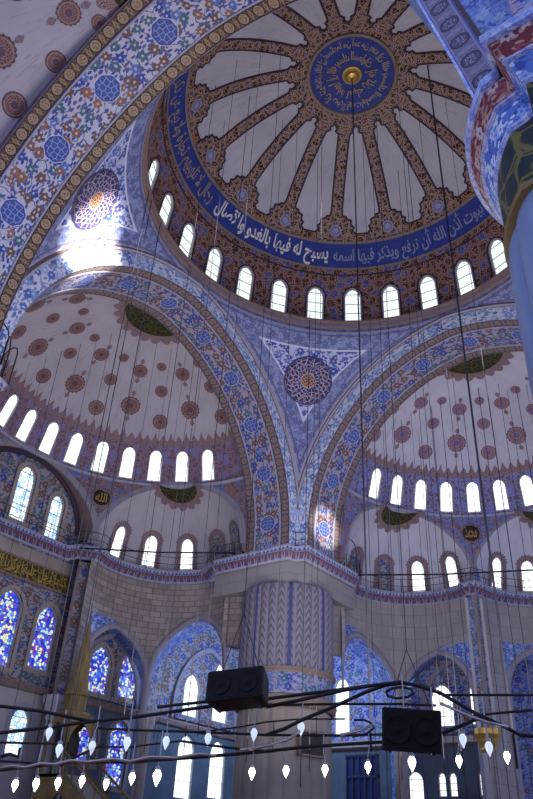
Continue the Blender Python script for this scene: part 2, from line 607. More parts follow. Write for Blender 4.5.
def fill(mb, outline, holes, du, dv, P, mi=0, uvf=None, reveal=0, rmi=1, skip=None):
    """a surface cut from the (u, v) plane: an outline with holes, laid on P(u, v, off)"""
    V, E = [], []
    o2 = []
    for i, p in enumerate(outline):
        q = outline[(i+1) % len(outline)]
        k = max(1, round(max(abs(q[0]-p[0])/du, abs(q[1]-p[1])/dv)))
        o2 += [(p[0]+(q[0]-p[0])*j/k, p[1]+(q[1]-p[1])*j/k) for j in range(k)]
    outline = o2

    def loop(poly):
        o = len(V)
        V.extend(Vector(p) for p in poly)
        E.extend((o+i, o+(i+1) % len(poly)) for i in range(len(poly)))
    loop(outline)
    for h in holes:
        loop(h)
    us = [p[0] for p in outline]
    vs = [p[1] for p in outline]
    nu = max(1, round((max(us)-min(us))/du))
    nv = max(1, round((max(vs)-min(vs))/dv))
    for i in range(1, nu):
        for j in range(1, nv):
            p = (min(us)+(max(us)-min(us))*i/nu, min(vs)+(max(vs)-min(vs))*j/nv)
            if inside(p, outline) and not any(inside(p, h) for h in holes):
                V.append(Vector(p))
    r = delaunay_2d_cdt(V, E, [], 0, 1e-5)
    vv, ff = r[0], r[2]
    fs = []
    for f in ff:
        c = (sum(vv[i][0] for i in f)/len(f), sum(vv[i][1] for i in f)/len(f))
        if inside(c, outline) and not any(inside(c, h) for h in holes):
            fs.append(list(f))
    uvf = uvf or (lambda u, v: (u, v))
    mb.add([P(p[0], p[1], 0) for p in vv], fs, [uvf(p[0], p[1]) for p in vv], mi)
    if reveal:
        for h in holes:
            n = len(h)
            pts, uvs, l = [], [], 0
            for i in range(n+1):
                a = h[i % n]
                b = h[(i-1) % n]
                l += math.hypot(a[0]-b[0], a[1]-b[1])
                pts += [P(a[0], a[1], 0), P(a[0], a[1], -reveal)]
                uvs += [(l, 0), (l, reveal)]
            mb.add(pts, [(2*i, 2*i+2, 2*i+3, 2*i+1) for i in range(n) if not (skip and skip(h[i]) and skip(h[(i+1) % n]))], uvs, rmi)


def arch_hole(u, v0, v1, wd, pointed=0.0, n=10):
    """contour of a window: straight sides, round or slightly pointed head"""
    h = wd/2
    e = pointed*h
    R = h+e
    rise = math.sqrt(R*R-e*e)
    vs = v1-rise
    ta = math.acos(e/R)
    pts = [(u-h, v0), (u+h, v0)]
    pts += [(u-e+R*cos(ta*i/n), vs+R*sin(ta*i/n)) for i in range(n+1)]
    pts += [(u+e-R*cos(ta*i/n), vs+R*sin(ta*i/n)) for i in range(n-1, -1, -1)]
    return pts


def shrink(h, d):
    us = [p[0] for p in h]
    vs = [p[1] for p in h]
    cu, cv = (min(us)+max(us))/2, (min(vs)+max(vs))/2
    a = 1-2*d/(max(us)-min(us))
    b = 1-2*d/(max(vs)-min(vs))
    return [(cu+(p[0]-cu)*a, cv+(p[1]-cv)*b) for p in h]


def rimstrip(mb, h0, h1, P, off, mi=0):
    n = len(h0)
    pts = [P(*p, off) for p in h0]+[P(*p, off) for p in h1]
    mb.add(pts, [(i, (i+1) % n, n+(i+1) % n, n+i) for i in range(n)], h0+h1, mi)


WN = [0]


def window(hole, P, depth, pane, label, group, frame=.10, bars=True, framemat='tracery'):
    """a window set into the reveal: stone tracery frame, lead bars and a pane"""
    WN[0] += 1
    us = [p[0] for p in hole]
    vs = [p[1] for p in hole]
    cu = (min(us)+max(us))/2
    root = thing('window_%d' % WN[0], P(cu, min(vs), -depth), label, 'window', group, 'structure')
    mb = MB()
    fill(mb, hole, [], 99, 99, lambda u, v, o: P(u, v, -depth), 0, lambda u, v: (u-cu+WN[0]*7.3, v))
    mb.build('pane', pane, root)
    mb = MB()
    inn = shrink(hole, frame)
    rimstrip(mb, hole, inn, P, -depth+.14)
    rimstrip(mb, inn, shrink(hole, frame), P, -depth+.14)
    n = len(inn)
    mb.add([P(*p, -depth+.14) for p in inn]+[P(*p, -depth) for p in inn], [(i, (i+1) % n, n+(i+1) % n, n+i) for i in range(n)], inn+inn)
    mb.build('frame', framemat, root)
    if bars:
        mb = MB()
        v0, v1 = min(vs), max(vs)
        k = 3
        for i in range(1, k+1):
            v = v0+(v1-v0-(max(us)-min(us))*.4)*i/k
            tube(mb, [P(min(us), v, -depth+.06), P(max(us), v, -depth+.06)], .022, 4)
        mb.build('glazing_bar', 'lead', root)
    return root


def tube(mb, path, r, n=6, mi=0, cap=True, radii=None):
    path = [Vector(p) for p in path]
    pts, uvs, l = [], [], 0
    m = len(path)
    t0 = (path[1]-path[0]).normalized()
    a = t0.orthogonal().normalized()
    for i, p in enumerate(path):
        t = (path[min(i+1, m-1)]-path[max(i-1, 0)]).normalized()
        a = (a-t*a.dot(t)).normalized()
        b = t.cross(a)
        if i:
            l += (p-path[i-1]).length
        rr = radii[i] if radii else r
        for k in range(n+1):
            q = 2*PI*k/n
            pts.append(p+(a*cos(q)+b*sin(q))*rr)
            uvs.append((k/n*2*PI*rr, l))
    fs = [(i*(n+1)+k, i*(n+1)+k+1, (i+1)*(n+1)+k+1, (i+1)*(n+1)+k) for i in range(m-1) for k in range(n)]
    if cap:
        fs += [list(range(n))[::-1], [(m-1)*(n+1)+k for k in range(n)]]
    mb.add(pts, fs, uvs, mi)


def lathe(mb, c, prof, n=24, mi=0, mis=None, a0=0, a1=2*PI):
    """prof: (radius, height) pairs round the vertical through c"""
    l = 0
    for j in range(len(prof)-1):
        (r0, z0), (r1, z1) = prof[j], prof[j+1]
        dl = math.hypot(r1-r0, z1-z0)
        if dl < 1e-9:
            continue
        pts, uvs = [], []
        for i in range(n+1):
            q = a0+(a1-a0)*i/n
            for r, z, v in ((r0, z0, l), (r1, z1, l+dl)):
                pts.append((c[0]+r*cos(q), c[1]+r*sin(q), c[2]+z))
                uvs.append((q*max(r0, r1), v))
        mb.add(pts, [(2*i, 2*i+2, 2*i+3, 2*i+1) for i in range(n)], uvs, mis[j] if mis else mi)
        l += dl


def box(mb, lo, hi, mi=0, fn=None):
    x0, y0, z0 = lo
    x1, y1, z1 = hi
    for a, ax in (((x0, x1), 0), ((y0, y1), 1), ((z0, z1), 2)):
        for val in a:
            q = []
            o = [i for i in range(3) if i != ax]
            for s, t in ((0, 0), (1, 0), (1, 1), (0, 1)):
                p = [0, 0, 0]
                p[ax] = val
                p[o[0]] = (lo[o[0]], hi[o[0]])[s]
                p[o[1]] = (lo[o[1]], hi[o[1]])[t]
                q.append(tuple(p))
            uv = [(p[o[0]], p[o[1]]) for p in q]
            if fn:
                q = [fn(Vector(p)) for p in q]
            mb.add(q, [(0, 1, 2, 3)], uv, mi)


def sweep(mb, path, prof, mis, side=1, closed=False):
    """extrude a moulding profile [(outward, z)] along a plan path; outward = side * left normal"""
    P = [Vector(p) for p in path]
    n = len(P)
    nor, ls, l = [], [], 0
    for i in range(n):
        a = P[i]-P[i-1] if (i or closed) else P[1]-P[0]
        b = P[(i+1) % n]-P[i] if (i < n-1 or closed) else P[i]-P[i-1]
        a = a.normalized()
        b = b.normalized()
        na, nb = Vector((-a.y, a.x)), Vector((-b.y, b.x))
        m = (na+nb)
        m = m.normalized() if m.length > 1e-6 else na
        m = m/max(.35, m.dot(na))
        nor.append(m*side)
        if i:
            l += (P[i]-P[i-1]).length
        ls.append(l)
    k = 0
    for j in range(len(prof)-1):
        (o0, z0), (o1, z1) = prof[j], prof[j+1]
        dl = math.hypot(o1-o0, z1-z0)
        pts, uvs = [], []
        for i in range(n):
            for o, z, v in ((o0, z0, 0), (o1, z1, dl)):
                q = P[i]+nor[i]*o
                pts.append((q.x, q.y, z))
                uvs.append((ls[i], v))
        mb.add(pts, [(2*i, 2*i+2, 2*i+3, 2*i+1) for i in range(n-1)], uvs, mis[j])


class Rev:
    """surface of revolution round the vertical through c, seen from inside"""
    def __init__(s, c, prof):
        s.c, s.p = c, prof
        s.s = [0]
        for a, b in zip(prof, prof[1:]):
            s.s.append(s.s[-1]+math.hypot(b[0]-a[0], b[1]-a[1]))
        s.top = s.s[-1]

    def loc(s, S):
        S = min(max(S, 0), s.top-1e-6)
        lo, hi = 0, len(s.s)-1
        while hi-lo > 1:
            m = (lo+hi)//2
            if s.s[m] <= S:
                lo = m
            else:
                hi = m
        f = (S-s.s[lo])/(s.s[hi]-s.s[lo])
        a, b = s.p[lo], s.p[hi]
        d = s.s[hi]-s.s[lo]
        return a[0]+(b[0]-a[0])*f, a[1]+(b[1]-a[1])*f, (b[0]-a[0])/d, (b[1]-a[1])/d

    def S(s, z):
        for i in range(len(s.p)-1):
            if s.p[i][1] <= z <= s.p[i+1][1]:
                return s.s[i]+(z-s.p[i][1])/(s.p[i+1][1]-s.p[i][1])*(s.s[i+1]-s.s[i])
        return s.top

    def P(s, th, S, off=0):
        r, z, tr, tz = s.loc(S)
        r -= tz*off
        z += tr*off
        return Vector((s.c[0]+r*cos(th), s.c[1]+r*sin(th), z))

    def r(s, S):
        return s.loc(S)[0]

    def patch(s, mb, th0, S0, poly, off, mi=0, step=.35, polar=None):
        def P(x, y, o):
            S = S0+y
            return s.P(th0-x/max(s.r(S), .4), S, off+o)
        uvf = None
        if polar:
            uvf = lambda x, y: (math.atan2(y, x)/(2*PI), math.hypot(x, y)/polar)
            # the centre gets its own fan so that the angle never wraps inside a triangle
            n = len(poly)
            for i in range(n):
                a, b = poly[i], poly[(i+1) % n]
                t0 = math.atan2(a[1], a[0])
                t1 = math.atan2(b[1], b[0])
                if t1 < t0:
                    t1 += 2*PI
                R = [math.hypot(*a)/polar, math.hypot(*b)/polar]
                mb.add([P(a[0]*.02, a[1]*.02, 0), P(b[0]*.02, b[1]*.02, 0), P(b[0]*.5, b[1]*.5, 0), P(a[0]*.5, a[1]*.5, 0), P(*b, 0), P(*a, 0)],
                       [(0, 1, 2, 3), (3, 2, 4, 5)],
                       [(t0/2/PI, .02), (t1/2/PI, .02), (t1/2/PI, R[1]*.5), (t0/2/PI, R[0]*.5), (t1/2/PI, R[1]), (t0/2/PI, R[0])], mi)
            return
        fill(mb, poly, [], step, step, P, mi, uvf)


def circle(R, n=24, lobes=0, amp=0):
    return [((R+amp*cos(lobes*2*PI*i/n))*cos(2*PI*i/n), (R+amp*cos(lobes*2*PI*i/n))*sin(2*PI*i/n)) for i in range(n)]


# ------------------------------------------------------------------ arabic lettering
_forms = {}
for _c in range(0xFE70, 0xFEFD):
    _d = unicodedata.decomposition(chr(_c)).split()
    if _d and _d[0] in ('<initial>', '<medial>', '<final>', '<isolated>'):
        _forms.setdefault(''.join(chr(int(x, 16)) for x in _d[1:]), {})[_d[0][1:-1]] = chr(_c)


def arabic(s):
    for i, lg in enumerate(('لا', 'لآ', 'لأ', 'لإ')):
        s = s.replace(lg, chr(1+i))
        _forms[chr(1+i)] = _forms[lg]
    o = ''
    for i, ch in enumerate(s):
        if ch not in _forms:
            o += ch
            continue
        p = i > 0 and s[i-1] in _forms and 'initial' in _forms[s[i-1]]
        n = i+1 < len(s) and s[i+1] in _forms and 'final' in _forms[s[i+1]] and 'initial' in _forms[ch]
        k = 'medial' if p and n else 'final' if p else 'initial' if n else 'isolated'
        o += _forms[ch].get(k, ch)
    return o[::-1]


def lettering(name, body, parent, mat, fit, place, thick=0):
    """text laid on a surface; fit(x, y, w, h) in 0..1 of its own box goes to place(a, b)"""
    cu = bpy.data.curves.new('lettering', 'FONT')
    cu.body = arabic(body)
    cu.offset = .012+thick
    to = bpy.data.objects.new('lettering', cu)
    C.objects.link(to)
    dg = bpy.context.evaluated_depsgraph_get()
    me = bpy.data.meshes.new_from_object(to.evaluated_get(dg))
    bpy.data.objects.remove(to)
    xs = [v.co.x for v in me.vertices]
    ys = [v.co.y for v in me.vertices]
    x0, x1, y0, y1 = min(xs), max(xs), min(ys), max(ys)
    for v in me.vertices:
        v.co = place((v.co.x-x0)/(x1-x0), (v.co.y-y0)/(y1-y0))
    me.uv_layers.new(name='UVMap')
    me.materials.clear()
    me.materials.append(MT[mat])
    me.name = name
    ob = bpy.data.objects.new(name, me)
    C.objects.link(ob)
    ob.parent = parent
    ob.matrix_parent_inverse = Matrix.Translation(-parent_loc(parent))
    return ob


ORD = ['first', 'second', 'third', 'fourth', 'fifth', 'sixth', 'seventh', 'eighth', 'ninth', 'tenth', 'eleventh', 'twelfth', 'thirteenth', 'fourteenth', 'fifteenth']
A = 11.4            # half side of the central square
DEP = 3.1           # depth of the great arches
SD = A+DEP-.1       # distance of a half dome's axis from the middle
MT['tile_ring'] = floral('tile_ring', 2.4, (.20, .23, .42), [(.10, .13, .32), (.26, .29, .5), (.13, .12, .26)], (.30, .32, .48))
MT['marble_uv'] = plain('veined_marble', (.34, .29, .26), .45, .2, .35)
MT['near_upper'] = floral('near_upper', 3.0, (.32, .36, .62), [(.3, .06, .1), BLUE, (.45, .3, .35)], (.14, .2, .5))

MT['arch_floral_shaded'] = floral('arch_floral_shaded', 1.55, (.33, .30, .37), [BLUE, MID, BROWN, TEAL, BROWN, BLUE, (.10, .08, .2)], (.07, .07, .2), (3.4, .85, .50))  # darker copy of the near arch's florals, soffit shade put into the colour
MT['arch_band_shaded'] = band('arch_band_shaded', .62, .74, (.14, .105, .115), (.24, .18, .18), (.23, .18, .19), (.06, .045, .06), (.22, .20, .27), (.15, .09, .08))  # border darkened likewise, shade of the far soffits in its colour
MT['face_band'] = band('face_band', .5, .75, (.12, .10, .19), (.05, .04, .12), (.20, .18, .30), (.22, .2, .4), (.10, .1, .3), (.22, .18, .3))
MT['niche_soffit'] = floral('niche_soffit', 1.7, (.23, .29, .50), [BLUE, MID, (.32, .4, .66), BLUE], (.08, .12, .36), (2.2, .9, .5))
MT['blue_ink'] = plain('blue_ink', (.26, .30, .46), .5, .1)
for k, (a, b) in {'L': ((.15, .08, .10), (.15, .16, .42)), 'F': ((.10, .08, .16), (.12, .16, .55)), 'N': ((.15, .08, .10), (.15, .16, .42))}.items():
    MT['drum_tile_'+k] = lace('drum_tile_'+k, 2.6, a, (.34, .25, .36) if k != 'F' else (.36, .36, .6), b)
    MT['tile_'+k] = floral('tile_'+k, 2.3, (.24, .19, .24) if k != 'F' else (.22, .24, .48), [BROWN, MID, RUST], (.14, .12, .28))

MT['pale_marble'] = plain('pale_marble', (.46, .43, .44), .4, .12, .5)
MT['arch_stone'] = plain('arch_stone', (.30, .28, .34), .6, .15, 1.5)

# ================================================================== structure: floor and outer walls
mb = MB()
grid(mb, lambda a, b: ((-26+56*a, -28+56*b, 0), (56*a, 56*b)), 8, 8)
tag(mb.build('floor', 'carpet'), 'red carpeted prayer hall floor', 'floor', kind='structure')

XW, YW = -24.35, 24.35      # inner faces of the outer walls


def pxhole(px, py0, py1, wpx, ax, val, point=.35):
    """window hole measured on an outer wall: centre column, top and bottom rows, width in pixels"""
    m = (py0+py1)/2
    t, b = at(px, py0, ax, val), at(px, py1, ax, val)
    k = 1-ax
    c = at(px, m, ax, val)[k]
    return c, b.z, t.z, wpx


def west(u, v, o):
    return Vector((XW+o, u, v))


def north(u, v, o):
    return Vector((u, YW-o, v))


# (label, hole, pane)
Q = []
# qibla wall under its great niche: upper row, middle row, low row
def hw(px, py0, py1, wd, pt, ax=0, lean=0.0):
    """window hole on an outer wall from its place in the photograph (centre column, head and sill rows)"""
    val = XW-.14 if ax == 0 else YW+.14
    k = 1-ax
    m = at(px, (py0+py1)/2, ax, val)
    z1, z0 = at(px+lean, py0, ax, val).z, at(px-lean, py1, ax, val).z
    return arch_hole(m[k], z0, z1, wd, pt)


# qibla wall under its great niche: upper row, middle row, low row
Q.append(('tall stained window in the middle of the far left niche wall', hw(22, 463, 524, 1.3, .3), 'ice', 'niche windows'))
Q.append(('shorter stained window right of the middle in the far left niche wall', hw(53, 493, 545, 1.1, .3), 'ice', 'niche windows'))
Q.append(('stained window cut by the left picture edge in the niche wall', hw(-16, 458, 503, 1.1, .3), 'ice', 'niche windows'))
Q.append(('blue stained window at the left picture edge below the gilt inscription', hw(3, 586, 668, 1.75, .35), 'stained', 'stained windows'))
Q.append(('blue stained window right of the one at the left picture edge below the gilt inscription', hw(42, 604, 672, 1.55, .35), 'stained', 'stained windows'))
Q.append(('low window with pale blue panes left of the pulpit', hw(16, 706, 757, 1.3, .2), 'ice', 'low windows'))
Q.append(('stained twin window right of the pulpit spire, left one', hw(98, 645, 695, 1.75, .4), 'stained', 'twin windows'))
Q.append(('stained twin window right of the pulpit spire, right one', hw(127.5, 651, 700, 1.7, .4), 'stained', 'twin windows'))
Q.append(('deep blue low window directly right of the pulpit', hw(84, 719, 764, 1.6, .2), 'stained', 'low windows'))
Q.append(('deep blue low window second to the right of the pulpit', hw(115, 720, 788, 1.6, .2), 'stained', 'low windows'))
Q.append(('bright upper window left of the left loudspeaker', hw(190, 673, 718, 1.7, .3), 'bright', 'aisle windows'))
Q.append(('bright upper window behind the left loudspeaker', hw(220, 661, 724, 1.8, .3), 'bright', 'aisle windows'))
Q.append(('bright tall low window below the left loudspeaker, left one', hw(183, 734, 800, 1.75, .2), 'bright', 'aisle windows'))
Q.append(('bright tall low window below the left loudspeaker, right one', hw(215, 740, 800, 1.75, .2), 'bright', 'aisle windows'))
mb = MB()
fill(mb, [(-9, 0), (24.3, 0), (24.3, 24), (-9, 24)], [q[1] for q in Q], 2, 2, west, 0, None, .5, 1)
wq = mb.build('wall_west', ['tile_dim', 'stone'])
tag(wq, 'far left outer wall of painted tile with coloured windows', 'wall', kind='structure')
for l, h, p, g in Q:
    window(h, west, .14, p, l, g, .09)
    if p != 'bright':
        mb = MB()
        rimstrip(mb, shrink(h, -.24), shrink(h, -.01), lambda u, v, o: Vector((XW+.10, u, v)), 0)
        mb.build('surround', 'marble', C.objects['window_%d' % WN[0]])

NQ = []
NQ.append(('bright window right of the fluted pier, partly behind it', hw(343, 678, 736, 1.35, .2, 1), 'bright', 'far aisle windows'))
NQ.append(('large bright window behind the right loudspeaker', hw(443, 684, 728, 1.7, .25, 1), 'bright', 'far aisle windows'))
NQ.append(('narrow bright window right of the large one behind the right loudspeaker', hw(475, 684, 726, .65, .2, 1), 'bright', 'far aisle windows'))
NQ.append(('pale low window under the right loudspeaker', hw(417, 771, 812, 1.25, .04, 1), 'bright', 'far low windows'))
NQ.append(('bright low window right of the right loudspeaker, left of a pair', hw(443.5, 772, 798, .62, .04, 1), 'bright', 'far low windows'))
NQ.append(('bright low window right of the right loudspeaker, right of a pair', hw(454.5, 772, 798, .62, .04, 1), 'bright', 'far low windows'))
NQ.append(('slim pale low window left of the gilt capped column', hw(484, 770, 797, .55, .04, 1), 'bright', 'far low windows'))
mb = MB()
fill(mb, [(-24.3, 0), (-4.9, 0), (-4.9, 18), (-6, 18), (-6, 24), (-24.3, 24)], [q[1] for q in NQ], 2, 2, north, 0, None, .5, 1)
tag(mb.build('wall_north', ['tile_wall', 'stone']), 'far right outer wall of painted blue tile with bright windows', 'wall', kind='structure')
for l, h, p, g in NQ:
    window(h, north, .14, p, l, g, .09, p != 'lead')

# marble dado, string courses and ledges against the outer walls (trim of the room)
mb = MB()
sweep(mb, [(XW, 24.3), (XW, -9)], [(0, 9.35), (.35, 9.45), (.42, 9.7), (.1, 9.85), (0, 9.9)], [0, 1, 0, 0], 1)
tag(mb.build('trim_1', ['marble', 'moulding']), 'narrow stone ledge below the coloured windows on the far left wall', 'ledge', kind='structure')
mb = MB()
fill(mb, [(5, 0), (24.3, 0), (24.3, 9.35), (5, 9.35)], [h for l, h, p, g in Q if min(q[1] for q in h) < 9.2 and min(q[0] for q in h) > 5], 2, 2, lambda u, v, o: Vector((XW+.08+o, u, v)), 0, None, .1, 0)
tag(mb.build('trim_2', 'marble_teal'), 'dark teal marble lining low on the far left wall', 'wall lining', kind='structure')
mb = MB()
sweep(mb, [(-4.9, YW), (-24.3, YW)], [(0, 8.7), (.5, 8.85), (.6, 9.2), (.1, 9.3), (0, 9.35)], [0, 1, 0, 0], 1)
tag(mb.build('trim_3', ['marble', 'marble_grey']), 'pale stone ledge below the bright windows on the far right wall', 'ledge', kind='structure')
mb = MB()
fill(mb, [(-24.2, 0), (-4.9, 0), (-4.9, 8.7), (-24.2, 8.7)], [h for l, h, p, g in NQ if min(q[1] for q in h) < 8], 2, 2, lambda u, v, o: Vector((u, YW-.08-o, v)), 0, None, .1, 0)
tag(mb.build('trim_4', 'marble_teal'), 'dull blue marble lining low on the far right wall', 'wall lining', kind='structure')

mb = MB()
fill(mb, [(-9, 0), (4.95, 0), (4.95, 9.4), (-9, 9.4)], [Q[5][1]], 2, 2, lambda u, v, o: Vector((XW+.08+o, u, v)), 0, None, .1, 0)
rimstrip(mb, shrink(Q[5][1], -.28), shrink(Q[5][1], -.02), lambda u, v, o: Vector((XW+.14, u, v)), 0, 1)
tag(mb.build('trim_6', ['pale_marble', 'cornice_line']), 'pale marble lining low on the wall left of the pulpit', 'wall lining', kind='structure')
# gilt inscription on the qibla wall, marble strip under it
t = thing('inscription_panel', (XW, 1, 15.5), 'long gilt and green inscription band on the far left niche wall under the cornice', 'inscription')
mb = MB()
box(mb, (XW, -8, 15.45), (XW+.08, 4.6, 16.55))
mb.build('panel', 'gold_script', t)
mb = MB()
for z in (15.4, 16.55):
    box(mb, (XW, -8, z-.06), (XW+.14, 4.66, z+.06))
mb.build('border', 'moulding', t)
lettering('lettering', 'كلما دخل عليها زكريا المحراب وجد عندها رزقا', t, 'gold', 0, lambda a, b: Vector((XW+.11, -5.8+10.2*a, 15.55+.9*b)))
mb = MB()
fill(mb, [(-8, 16.6), (4.7, 16.6), (4.7, 17.35), (-8, 17.35)], [], 2, 2, lambda u, v, o: Vector((XW+.06, u, v)))
tag(mb.build('trim_5', 'marble'), 'strip of plain reddish marble between cornice and gilt inscription', 'wall strip', kind='structure')

# ================================================================== main dome
DR, DZ, DH = 11.63, 33.0, 10.37
prof = [(DR, 32.55)]+[(DR*cos(i/60*PI/2), DZ+DH*sin(i/60*PI/2)) for i in range(61)]
prof[-1] = (.001, DZ+DH)
D = Rev((0, 0), prof)


def th_d(az):
    return rad(az+90)


dome = thing('dome', (0, 0, 32.5), 'great central dome with painted ribs and a blue calligraphy band', 'dome')
# drum with windows; u = angle*R, v = meridian arc length
S36, S37 = D.S(36.45), D.S(36.95)
holes, win_az = [], [6.0+12.857*k for k in range(-2, 10)]
for az in win_az:
    holes.append(arch_hole(-rad(az)*DR, D.S(32.95), D.S(35.62), 1.22, .25))


def dP(u, v, o):
    return D.P(PI/2-u/DR, v, o)


mb = MB()
U0, U1 = -rad(180), rad(180)
fill(mb, [(U0*DR, 0), (U1*DR, 0), (U1*DR, S37+.06), (U0*DR, S37+.06)], holes, .45, .45, dP, 0, None, .3, 1)
# painted dark outline round every window
for h in holes:
    rimstrip(mb, shrink(h, -.12), shrink(h, -.02), dP, .015, 2)
mb.build('drum', ['lace_fine', 'stone', 'edge_dark'], dome)
for i, (az, h) in enumerate(zip(win_az, holes)):
    n = len(win_az)-1-i
    window(h, dP, .16, 'clear', 'small arched window in the drum of the great dome, %s counted from the left' % ORD[n], 'windows of the great dome', .10)
mb = MB()
S38 = D.S(38.5)
grid(mb, lambda a, b: (D.P(2*PI*a, S38+(D.top-S38)*b), (2*PI*a*6, S38+(D.top-S38)*b)), 96, 24)
mb.build('shell', 'dome_plaster', dome)
mb = MB()
grid(mb, lambda a, b: (D.P(2*PI*a, S37+(S38-S37)*b), (2*PI*a*10.5, (S38-S37)*b)), 120, 4, 0)
for s0, s1, o in ((S36, S36+.12, .05), (S36+.12, S37-.1, .04), (S37-.1, S37+.05, .08), (S38-.05, S38+.14, .08)):
    grid(mb, lambda a, b: (D.P(2*PI*a, s0+(s1-s0)*b, o), (2*PI*a*10.5, (s1-s0)*b)), 120, 1, 1 if o == .08 else (2 if o == .05 else 3))
ib = mb.build('inscription_band', ['band_blue', 'ochre', 'edge_dark', 'lace_fine'], dome)
bh = S38-S37
lettering('lettering', 'يسبح له فيها بالغدو والآصال', ib, 'white_ink', 0, lambda a, b: D.P(th_d(91-a*50), S37+.08+(bh-.2)*b, .03), .014)
lettering('lettering', 'في بيوت أذن الله أن ترفع ويذكر فيها اسمه', ib, 'blue_ink', 0, lambda a, b: D.P(th_d(39-a*66), S37+.08+(bh-.2)*b, .03), .006)
lettering('lettering', 'رجال لا تلهيهم تجارة ولا بيع عن ذكر الله وإقام الصلاة', ib, 'gold_ink', 0,
          lambda a, b: D.P(th_d(166-a*72), S37+.12+(bh-.25)*b, .03), .002)
# lace border with sixteen lobes, ribs and rosettes
mb = MB()
S39 = D.S(38.98)
grid(mb, lambda a, b: (D.P(2*PI*a, S38+.1+(S39-S38-.1)*b, .03), (2*PI*a*9.6, (S39-S38)*b)), 120, 2, 0)
grid(mb, lambda a, b: (D.P(2*PI*a, S39+.12*b, .025), (2*PI*a*9.6, b*.1)), 120, 1, 1)
mb.build('lace_border', ['lace', 'edge_dark'], dome)
SM = D.S(43.06)
lobe = [(-1.30, 0), (-1.30, .45), (-1.12, .62), (-1.2, .85), (-1.0, 1.02), (-.98, 1.3), (-.72, 1.38), (-.62, 1.55), (-.36, 1.6)]
Srt = S39-.35
Lr = SM-Srt
rib = lobe+[(-.30, 2.0), (-.30, Lr-1.9), (-.30, Lr-1.25), (-.50, Lr-1.1), (-.42, Lr-.9), (-.56, Lr-.75), (-.5, Lr-.5), (-.54, Lr)]
rib = rib+[(-x, y) for x, y in reversed(rib)]


def grow(poly, d):
    n = len(poly)
    out = []
    for i in range(n):
        p0, p, p1 = poly[i-1], poly[i], poly[(i+1) % n]
        a = Vector((p[0]-p0[0], p[1]-p0[1])).normalized()
        b = Vector((p1[0]-p[0], p1[1]-p[1])).normalized()
        m = Vector((-a.y-b.y, a.x+b.x))
        m = m.normalized() if m.length > 1e-6 else Vector((-a.y, a.x))
        k = m.dot(Vector((-a.y, a.x)))
        out.append((p[0]+m.x*d/max(.5, k), p[1]+m.y*d/max(.5, k)))
    return out


for k in range(16):
    az = 16.3+22.5*k
    mb = MB()
    D.patch(mb, th_d(az), Srt, rib, .05, 0, .4)
    D.patch(mb, th_d(az), Srt, grow(rib, .13), .03, 1, .4)
    rb = mb.build('rib', ['rib', 'edge_dark'], dome)
    mb = MB()
    D.patch(mb, th_d(az), D.S(39.2), circle(.42, 20, 8, .05), .07, 0, polar=.45)
    mb.build('rosette', 'star', rb)
mb = MB()
lathe(mb, (0, 0, 0), [(3.45, 42.88), (2.72, 42.98)], 64, 0)
lathe(mb, (0, 0, 0), [(2.80, 42.93), (2.78, 42.84), (2.62, 42.84), (2.58, 42.95)], 64, 1)
lathe(mb, (0, 0, 0), [(2.62, 42.97), (1.2, 43.12), (.02, 43.15)], 64, 2)
md = mb.build('crown_medallion', ['rib', 'ochre', 'band_blue'], dome)
mb = MB()
lathe(mb, (0, 0, 0), [(.62, 43.14), (.6, 43.04), (.5, 43.03), (.42, 42.98), (.3, 42.84), (.02, 42.78)], 32, 0)
mb.build('boss', 'gold', md)
for body, r0, r1, a0, a1, mat in (('إن الله يمسك السماوات والأرض أن تزولا', 1.75, 2.5, 200, -10, 'gold_ink'), ('ولئن زالتا إن أمسكهما من أحد من بعده', 1.75, 2.5, -10, -160, 'gold_ink'),
                                  ('إنه كان حليما غفورا', .8, 1.6, 190, 10, 'gold_ink'), ('إن الله يمسك السماوات', .8, 1.6, 5, -165, 'gold_ink')):
    lettering('lettering', body, md, mat, 0, lambda a, b: Vector(((r0+(r1-r0)*b)*cos(rad(a0+(a1-a0)*a)), (r0+(r1-r0)*b)*sin(rad(a0+(a1-a0)*a)), 43.09-.0-.075*((r0+(r1-r0)*b)/2.5)**2-.03)), .012)

# ring cornice under the drum
mb = MB()
lathe(mb, (0, 0, 0), [(11.50, 31.75), (11.50, 32.12), (11.34, 32.16), (11.30, 32.24), (11.42, 32.32), (11.42, 32.52), (11.22, 32.56), (11.2, 32.68), (11.62, 32.80)], 128, 0, [0, 1, 1, 1, 2, 1, 1, 2])
tag(mb.build('dome_cornice', ['tile_ring', 'moulding', 'cornice_line']), 'circular moulded cornice under the windows of the great dome', 'cornice')

# ================================================================== great arches
AXD = {'L': SD, 'F': SD, 'N': SD+.4, 'R': SD}
HR, HZ, HH = 9.85, 22.5, 8.12
E0, RI, Z0 = .8, 11.4, 19.2
RO = RI+1.2


def half(z, R):
    """half width of the pointed arch of radius R at height z"""
    if z <= Z0:
        return R-E0
    q = R*R-(z-Z0)**2
    return max(0, math.sqrt(q)-E0) if q > 0 else 0


def arc(R, zb, n=28):
    ta = math.acos(E0/R)
    leg = [(R-E0, zb+(Z0-zb)*i/3) for i in range(3)]
    right = leg+[(-E0+R*cos(ta*i/n), Z0+R*sin(ta*i/n)) for i in range(n+1)]
    return right+[(-h, z) for h, z in reversed(right[:-1])]


SIDES = {'L': lambda h, d, z: Vector((-d, h, z)), 'F': lambda h, d, z: Vector((-h, d, z)),
         'N': lambda h, d, z: Vector((-h, -d, z)), 'R': lambda h, d, z: Vector((d, h, z))}


